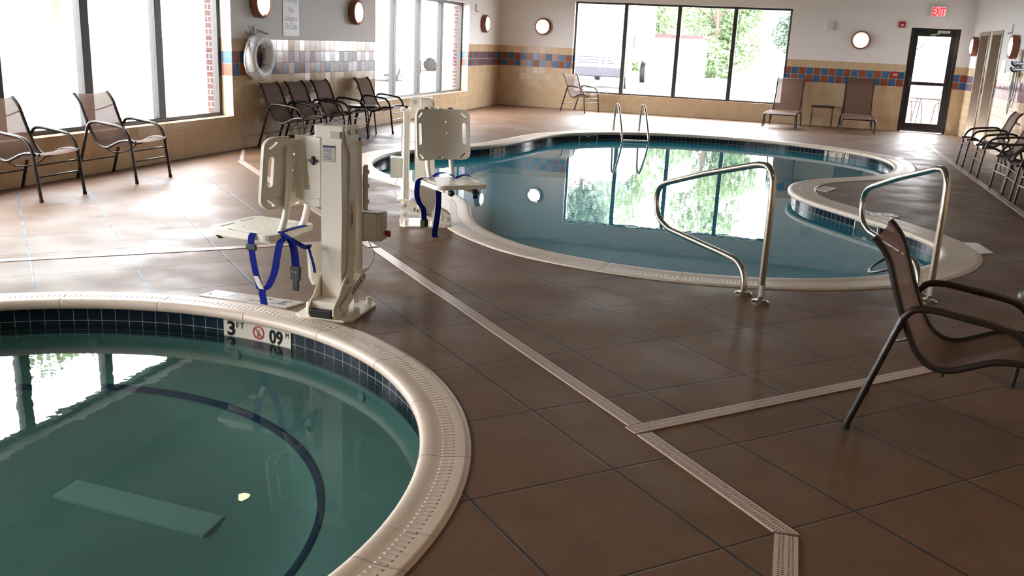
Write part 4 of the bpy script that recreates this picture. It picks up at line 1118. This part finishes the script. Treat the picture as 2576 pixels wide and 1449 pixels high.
bm.free(); bm = BM(); lathe(bm, [(.060, -.006), (.060, 0)], 24); new_obj('lamp_glass', bm, MT['can'], root)
bm = BM(); slab(bm, [(.085*math.cos(2*PI*k/28), .085*math.sin(2*PI*k/28)) for k in range(28)], [[(.062*math.cos(2*PI*k/28), .062*math.sin(2*PI*k/28)) for k in range(28)]], .006, Matrix.Translation((0, 0, -.006))); new_obj('trim_ring', bm, MT['wplastic'], root)

# added unseen warm fill lights that brighten the near deck
for k, (x, y) in enumerate(((-1.4, 1.6), (1.6, 1.6), (1.6, 4.4))):
    root = empty('seen_or_added_downlight', (x, y, ZC)); tag(root, ['added warm ceiling fill light above the spa end of the deck', 'added warm ceiling fill light above the near right deck', 'added warm ceiling fill light above the foreground chair'][k], 'ceiling lamp', 'added fill downlights')
    bm = BM(); lathe(bm, [(.060, -.006), (.060, 0)], 24); new_obj('lamp_glass', bm, MT['can'], root)
    ld = bpy.data.lights.new('fill_beam', 'SPOT'); ld.energy = 30; ld.color = (1., .66, .38); ld.spot_size = D2R(125); ld.spot_blend = .8; ld.shadow_soft_size = .06
    lo = bpy.data.objects.new('fill_beam', ld); COL.objects.link(lo); lo.parent = root; lo.location = (0, 0, -.02)

# sign
root = empty('lifeguard_sign', (XL+.001, 12.02, 1.80)); tag(root, 'white sign on the left wall reading Warning No Lifeguard On Duty', 'sign')
bm = BM(); box(bm, 0, .006, -.22, .225, -.355, .40, bev=.002); new_obj('sign_panel', bm, simple('white_sign_face', (.62, .60, .62), .4), root)
bm = BM()
for s, z, h in (('Warning', .125, .105), ('No', -.005, .085), ('Lifeguard', -.125, .105), ('On Duty', -.235, .105)): text(bm, s, h, planefn((.0068, .005, z), (0, 1, 0), (0, 0, 1)), .80 if len(s) > 6 else .92)
new_obj('lettering', bm, simple('faded_purple_lettering', (.24, .21, .29), .5), root)
bm = BM()
for y in (-.19, .19): lathe(bm, [(.006, 0), (.006, .002)], 8, arrow((.006, y, -.33), (.1, y, -.33)))
new_obj('screw', bm, MT['galv'], root)

# life ring
root = empty('life_ring', (XL, 11.04, 1.17)); tag(root, 'white life ring with rope and tangled cord hanging on the left wall', 'life ring')
def torus(R, r, n=48, m=16, ez=1.0):
    bm = BM(); pts = [(.09, R*math.cos(2*PI*k/n), ez*R*math.sin(2*PI*k/n)) for k in range(n)]; tube(bm, pts, r, m, True); return bm
new_obj('ring_body', torus(.225, .082, ez=1.02), MT['ring'], root, True)
bm = BM()
for a in (40, 140, 220, 320):
    c, s = math.cos(D2R(a)), math.sin(D2R(a)); e = Vector((0, c, s))
    tube(bm, [Vector((.09, .225*c, .229*s))+(e*math.cos(q)+Vector((1, 0, 0))*math.sin(q))*.0835 for q in [2*PI*k/20 for k in range(20)]], .0022, 5, True)
new_obj('binding', bm, MT['net'], root)
bm = BM()
for pts in ([(.09, -.20, .22), (.11, -.34, .10), (.12, -.40, -.04), (.11, -.34, -.18), (.09, -.20, -.25)], [(.09, .24, .18), (.10, .345, .05), (.10, .36, -.04), (.09, .27, -.18)], [(.06, -.15, -.30), (.09, -.08, -.34), (.10, .03, -.40), (.06, .10, -.52)]):
    tube(bm, catmull(pts, 6), .010, 8)
new_obj('grab_rope', bm, MT['rope'], root, True)
bm = BM(); random.seed(3)
for cx, cz, sy, sz in ((-.02, 0, .13, .15), (-.14, .33, .14, .06), (.12, .30, .12, .04)):
    for k in range(3):
        P = [(.03+random.random()*.10, cx+random.uniform(-sy, sy), cz+random.uniform(-sz, sz)) for _ in range(7)]; tube(bm, catmull(P, 5), .0028, 5)
new_obj('tangled_cord', bm, MT['net'], root)
bm = BM(); tube(bm, catmull([(.0, 0, .12), (.10, 0, .11), (.13, 0, .15)], 4), .008, 8); new_obj('wall_hook', bm, MT['galv'], root)

# exit sign, alarm, pull station, vent, outlet, switches
root = empty('exit_sign', (2.70, YF-.001, 2.49)); tag(root, 'lit exit sign with red letters above the black door', 'sign')
bm = BM(); box(bm, -.17, .17, -.05, 0, -.11, .11, bev=.004); new_obj('housing', bm, MT['wplastic'], root)
bm = BM(); box(bm, -.13, .13, -.052, -.050, -.095, .095); new_obj('lit_panel', bm, MT['exit'], root)
bm = BM(); text(bm, 'EXIT', .165, planefn((0, -.0535, 0), (1, 0, 0), (0, 0, 1)), .52, .02); new_obj('lettering', bm, MT['exitr'], root)
root = empty('fire_alarm_strobe', (2.026, YF-.001, 2.205)); tag(root, 'small red fire alarm strobe left of the exit sign', 'fire alarm')
bm = BM(); box(bm, -.064, .064, -.045, 0, -.064, .064, bev=.006); new_obj('housing', bm, MT['red'], root)
bm = BM(); lathe(bm, [(.026, 0), (.024, .016), (.010, .026)], 20, arrow((.004, -.045, -.010), (.004, -.1, -.010))); new_obj('lens', bm, MT['wplastic'], root, True)
root = empty('fire_pull_station', (2.036, YF-.001, 1.176)); tag(root, 'small red fire pull station on the tile band left of the exit door', 'fire alarm')
bm = BM(); box(bm, -.058, .058, -.04, 0, -.064, .064, bev=.005); new_obj('housing', bm, MT['red'], root)
bm = BM(); box(bm, -.04, .04, -.052, -.038, -.012, .016, bev=.003); new_obj('pull_handle', bm, MT['wplastic'], root)
root = empty('wall_sensor_box', (.585, YF-.001, 2.128)); tag(root, 'white box fixture on the far wall right of the big window', 'wall fixture')
bm = BM(); slab(bm, [(-.11, 0), (.11, 0), (.11, -.06), (.06, -.085), (-.06, -.085), (-.11, -.06)], [], .18, Matrix.Translation((0, 0, -.09))); new_obj('housing', bm, MT['wplastic'], root)
bm = BM(); [lathe(bm, [(.012, -.012), (.012, 0)], 10, Matrix.Translation((x, -.045, -.09))) for x in (-.08, .08)]; new_obj('lamp_head', bm, MT['galv'], root)
root = empty('wall_outlet', (-5.805, YF-.001, .458)); tag(root, 'ivory outlet on the far tiled wall below the round lamp', 'outlet')
bm = BM(); box(bm, -.043, .043, -.008, 0, -.062, .062, bev=.003); new_obj('cover_plate', bm, MT['ivory'], root)
bm = BM(); [box(bm, -.016, .016, -.0095, -.007, z-.014, z+.014) for z in (-.028, .028)]; new_obj('socket', bm, MT['trimp'], root)
root = empty('wall_bracket', (XL+.001, 20.02, 2.16)); tag(root, 'small grey bracket fixture on the left wall near the far corner, above its lamp', 'wall fixture')
bm = BM(); box(bm, 0, .02, -.06, -.045, -.07, .07); box(bm, 0, .02, -.06, .02, .058, .07); new_obj('bracket', bm, MT['galv'], root)
bm = BM(); [lathe(bm, [(.012, 0), (.012, .03)], 10, arrow((0, y, -.07), (.1, y, -.07))) for y in (.0, .07)]; new_obj('knob', bm, MT['galv'], root)
root = empty('door_card_reader', (XR-.001, 20.90, 1.50)); tag(root, 'thin white control plate on the right wall beside the far door frame', 'wall fixture')
bm = BM(); box(bm, -.015, 0, -.05, .05, -.08, .08, bev=.003); new_obj('cover_plate', bm, MT['wplastic'], root)
bm = BM(); [box(bm, -.017, -.014, -.02, .02, z-.012, z+.012) for z in (-.05, .03)]; new_obj('button', bm, MT['navy'], root)
root = empty('rules_plate', (XR-.001, 18.22, 1.47)); tag(root, 'narrow pale grey plate on the right wall, left of the pole rack', 'sign')
bm = BM(); box(bm, -.008, 0, -.20, .20, -.11, .11, bev=.002); new_obj('sign_panel', bm, simple('pale_grey_plate', (.50, .56, .54), .3), root)
root = empty('wall_camera', (XR-.001, 17.97, 2.05)); tag(root, 'small white camera bracket high on the right wall above the pole rack', 'wall fixture')
bm = BM(); box(bm, -.02, 0, -.02, .02, -.02, .12, bev=.003); box(bm, -.08, -.01, -.03, .03, -.05, -.015, bev=.006); new_obj('bracket', bm, MT['wplastic'], root)
# pole rack
root = empty('pole_rack', (XR-.001, 16.90, 1.5)); tag(root, 'wooden rack board with blue-grey poles on the right wall', 'pole rack')
bm = BM(); box(bm, -.035, 0, -.07, .07, -.18, .25, bev=.006); new_obj('rack_board', bm, MT['trimp'], root)
for z in (.035, -.055):
    bm = BM(); tube(bm, catmull([(-.03, 0, z-.03), (-.10, 0, z-.04), (-.14, 0, z+.0), (-.13, 0, z+.03)], 5), .012, 8); new_obj('hook', bm, MT['black'], root, True)
for z, lb in ((.035, 'upper blue-grey telescopic pole resting on the rack on the right wall'), (-.055, 'lower blue-grey telescopic pole resting on the rack on the right wall')):
    bm = BM(); tube(bm, [(XR-.106, 16.99, 1.5+z), (XR-.106, 13.6, 1.5+z)], .019, 12); o = new_obj('cleaning_pole', bm, MT['bluepole'], smooth=True); tag(o, lb, 'pole', 'cleaning poles on the right wall')
bm = BM()
for k, (dy, dz, zz) in enumerate(((.17, .36, 1.20), (.10, .30, 1.22), (.06, .42, 1.15))):
    tube(bm, [(XR-.05-.02*k, 16.86+dy*math.cos(a), zz+dz*math.sin(a)) for a in [2*PI*j/28 for j in range(28)]], .0055, 6, True)
tag(new_obj('vacuum_hose', bm, MT['teal'], smooth=True), 'thin teal hose loops hanging below the pole rack on the right wall', 'hose')

# ------------------------------------------------------------------ outside
bm = BM(); box(bm, -70, XL-.35, -25, 120, -.30, -.16); tag(new_obj('floor_lawn', bm, MT['grass']), kind='structure')
bm = BM(); box(bm, XL-.35, 40, YF+.18, 120, -.22, -.06); tag(new_obj('floor_parking', bm, MT['ground']), kind='structure')
bm = BM(); box(bm, -13.5, XL-.36, -10, 40, -.16, -.10); tag(new_obj('floor_walk', bm, MT['ground']), kind='structure')

def tree(loc, h, r, seed, leaf, lb, n=2600, ls=.26, z0=.2):
    random.seed(seed); root = empty('leafy_tree', loc); tag(root, lb, 'tree', 'trees outside the windows'); n = int(n*2.2); ls *= .62
    bm = BM(); tube(bm, catmull([(0, 0, -.2), (.08, .05, h*.3), (-.05, .1, h*.6), (.05, 0, h*.85)], 4), [.16*(1-.04*i) for i in range(13)], 8)
    for k in range(7):
        a = random.random()*6.28; z = h*random.uniform(.25, .7); tube(bm, [(0, 0, z), (r*.6*math.cos(a), r*.6*math.sin(a), z+h*.14)], .05, 6)
    new_obj('trunk', bm, MT['bark'], root)
    cl = []
    for k in range(26):
        a = random.random()*6.28; q = math.sqrt(random.random())*r*.8; z = h*random.uniform(z0, 1.)
        k2 = 1-.5*abs((z/h-.55)/.45); cl.append((q*math.cos(a)*k2, q*math.sin(a)*k2, z, r*random.uniform(.28, .45)))
    V = []; Fc = []
    for i in range(n):
        c = random.choice(cl); d = Vector((random.gauss(0, 1), random.gauss(0, 1), random.gauss(0, 1))).normalized()*c[3]*(.55+.45*random.random()); p = Vector(c[:3])+d
        u = Vector((random.gauss(0, 1), random.gauss(0, 1), random.gauss(0, .6))).normalized(); v = u.orthogonal().normalized(); s = ls*random.uniform(.6, 1.3)
        b = len(V); V += [p-u*s, p+v*s*.5, p+u*s, p-v*s*.5]; Fc.append((b, b+1, b+2, b+3))
    me = bpy.data.meshes.new('crown'); me.from_pydata([tuple(v) for v in V], [], Fc); me.materials.append(MT[leaf]); o = bpy.data.objects.new('crown', me); COL.objects.link(o); o.parent = root
TR = [(-10.6, 50, 9.0, 3.2, 'leaf2', 'blue-green tree outside the far window, behind the white truck'), (-10.2, 63.5, 9.5, 3.8, 'leaf', 'green tree behind the low outbuilding, through the second far window pane'),
      (-4.6, 55, 9.0, 3.6, 'leaf', 'green tree outside the third pane of the far window'), (.5, 56, 6., 2.2, 'leaf2', 'pale tree outside the rightmost pane of the far window'), (4.2, 50, 8., 2.8, 'leaf2', 'tree outside beyond the exit door glass'), (-17.0, 56, 8., 3.2, 'leaf2', 'tree outside beyond the far window toward the left corner')]
for k, (x, y, h, r, lf, lb) in enumerate(TR): tree((x, y, -.1), h, r, 11+k, lf, lb, 6000, .24, .08)
TL = [(-17.5, 13.6, 8.5, 2.9, 'leaf', 'green tree outside the tall left window, mirrored in the left of the spa'), (-21.5, 6.5, 9., 3.0, 'leaf', 'green tree outside the tall left window, near the photo edge'), (-23, 25.5, 9.5, 3.2, 'leaf', 'green tree outside, seen through the right pane of the tall left window'), (-24, 47, 9., 3.4, 'leaf2', 'tree outside beyond the second left window')]
for k, (x, y, h, r, lf, lb) in enumerate(TL): tree((x, y, -.16), h, r, 31+k, lf, lb, 2200, .24, .34)

# truck
root = empty('box_truck', (-7.15, 36.2, -.06), D2R(3)); tag(root, 'white box truck parked outside the leftmost pane of the far window', 'truck')
bm = BM(); box(bm, -1.25, 1.25, .2, 7.2, .95, 3.5, bev=.03); new_obj('cargo_box', bm, MT['truck'], root)
bm = BM(); slab(bm, [(-2.0, .5), (-1.9, 1.25), (-1.2, 1.4), (-.7, 2.45), (.15, 2.5), (.15, .5)], [], 2.2, Matrix(((0, 0, 1, -1.1), (1, 0, 0, 0), (0, 1, 0, 0), (0, 0, 0, 1)))); new_obj('cab', bm, MT['truck'], root)
bm = BM(); box(bm, -1.15, 1.15, -2.12, -1.98, .42, .78, bev=.03); new_obj('bumper', bm, MT['truckd'], root)
bm = BM(); [box(bm, -.7, .7, -2.03, -1.98, z, z+.05) for z in (.88, .98, 1.08)]; new_obj('grille', bm, MT['truckd'], root)
bm = BM(); P4 = [(-1.02, -1.245, 1.45), (1.02, -1.245, 1.45), (.95, -.76, 2.38), (-.95, -.76, 2.38)]; bm.faces.new([bm.verts.new(p) for p in P4]); new_obj('windscreen', bm, MT['ltop'], root)
for x in (-1.0, 1.0):
    for y in (-1.2, 5.6):
        bm = BM(); lathe(bm, [(.30, -.12), (.42, -.10), (.42, .10), (.30, .12)], 24, Matrix.Translation((x, y, .42)) @ Matrix.Rotation(PI/2, 4, 'Y')); new_obj('wheel', bm, MT['rubber'], root, True)
    bm = BM(); box(bm, x*1.25-.06, x*1.25+.06, -1.25, -1.15, 1.5, 1.95, bev=.02); new_obj('mirror', bm, MT['black'], root)
# outbuilding
root = empty('outbuilding', (-5.75, 46, -.06)); tag(root, 'low pinkish outbuilding with a flat dull-red roof edge behind the far window', 'building')
bm = BM(); box(bm, -1.25, 1.25, 0, 4, 0, 2.02); new_obj('wall', bm, MT['pink'], root)
bm = BM(); box(bm, -1.4, 1.4, -.2, 4.2, 2.02, 2.16); new_obj('roof', bm, MT['roofm'], root)
# parked cars outside the second left window
def car(loc, deg, lb, m):
    root = empty('parked_car', loc, D2R(deg)); tag(root, lb, 'car')
    bm = BM(); slab(bm, [(-2.2, .28), (-2.2, .75), (-1.9, .9), (-1.1, .95), (-.5, 1.42), (.9, 1.45), (1.6, .98), (2.1, .9), (2.2, .6), (2.2, .28)], [], 1.7, Matrix(((1, 0, 0, 0), (0, 0, 1, -.85), (0, 1, 0, 0), (0, 0, 0, 1)))); new_obj('body', bm, MT[m], root)
    for s in (-1, 1):
        bm = BM(); y = s*.856; bm.faces.new([bm.verts.new(p) for p in ((-.98, y, .98), (-.45, y, 1.36), (.85, y, 1.38), (1.4, y, 1.0))]); new_obj('side_window', bm, MT['ltop'], root)
        for x in (-1.35, 1.35):
            bm = BM(); lathe(bm, [(.2, -.1), (.32, -.09), (.32, .09), (.2, .1)], 20, Matrix.Translation((x, s*.78, .32)) @ Matrix.Rotation(PI/2, 4, 'X')); new_obj('wheel', bm, MT['rubber'], root, True)
car((-15.5, 32.0, -.16), 20, 'white car parked outside, low in the second left window', 'truck')
car((-18.5, 43.5, -.16), 15, 'pale car parked outside behind the other, right part of the second left window', 'truck')
root = empty('grey_trailer', (-17.5, 40.0, -.16), D2R(25)); tag(root, 'grey boxy trailer outside the middle panes of the second left window', 'trailer')
bm = BM(); box(bm, -1.3, 1.3, -2.2, 2.2, .6, 2.9, bev=.03); new_obj('body', bm, simple('pale_grey_panel', (.22, .23, .26), .5), root)
for x in (-1.1, 1.1):
    bm = BM(); lathe(bm, [(.2, -.1), (.36, -.09), (.36, .09), (.2, .1)], 20, Matrix.Translation((x, 0, .36)) @ Matrix.Rotation(PI/2, 4, 'Y')); new_obj('wheel', bm, MT['rubber'], root, True)
# patio set outside the exit door
def patio_chair(loc, deg, lb):
    root = empty('patio_chair', loc, D2R(deg)); tag(root, lb, 'chair', 'patio chairs outside the exit door')
    bm = BM(); box(bm, -.22, .22, -.22, .22, .42, .44, bev=.006); new_obj('seat', bm, MT['sling'], root)
    bm = BM(); box(bm, -.24, -.22, -.22, .22, .46, .92, bev=.006); new_obj('backrest', bm, MT['sling'], root)
    for s in (-1, 1):
        bm = BM(); tube(bm, fillet([(-.24, s*.25, .0), (-.22, s*.25, .64), (.2, s*.25, .62), (.26, s*.25, .0)], .08, 4), .012, 8); new_obj('arm_frame', bm, MT['chair'], root, True)
    bm = BM(); tube(bm, [(-.23, -.25, .9), (-.23, .25, .9)], .012, 8); tube(bm, [(.25, -.25, .2), (.25, .25, .2)], .01, 8); new_obj('crossbar', bm, MT['chair'], root, True)
patio_chair((2.62, 23.9, -.06), 20, 'patio chair outside the exit door, left of the patio table')
patio_chair((3.45, 23.6, -.06), 150, 'patio chair outside the exit door, in front of the patio table')
small_table('patio_table', (3.15, 24.5), .45, .70, 'round patio table outside the exit door', 4, .5)
bpy.data.objects['patio_table'].location.z = -.06
bm = BM(); box(bm, 1.2, 6.5, 27.0, 27.3, -.06, 1.1); tag(new_obj('garden_wall', bm, MT['pink']), 'low pinkish wall outside beyond the exit door', 'garden wall')
bpy.context.view_layer.update()
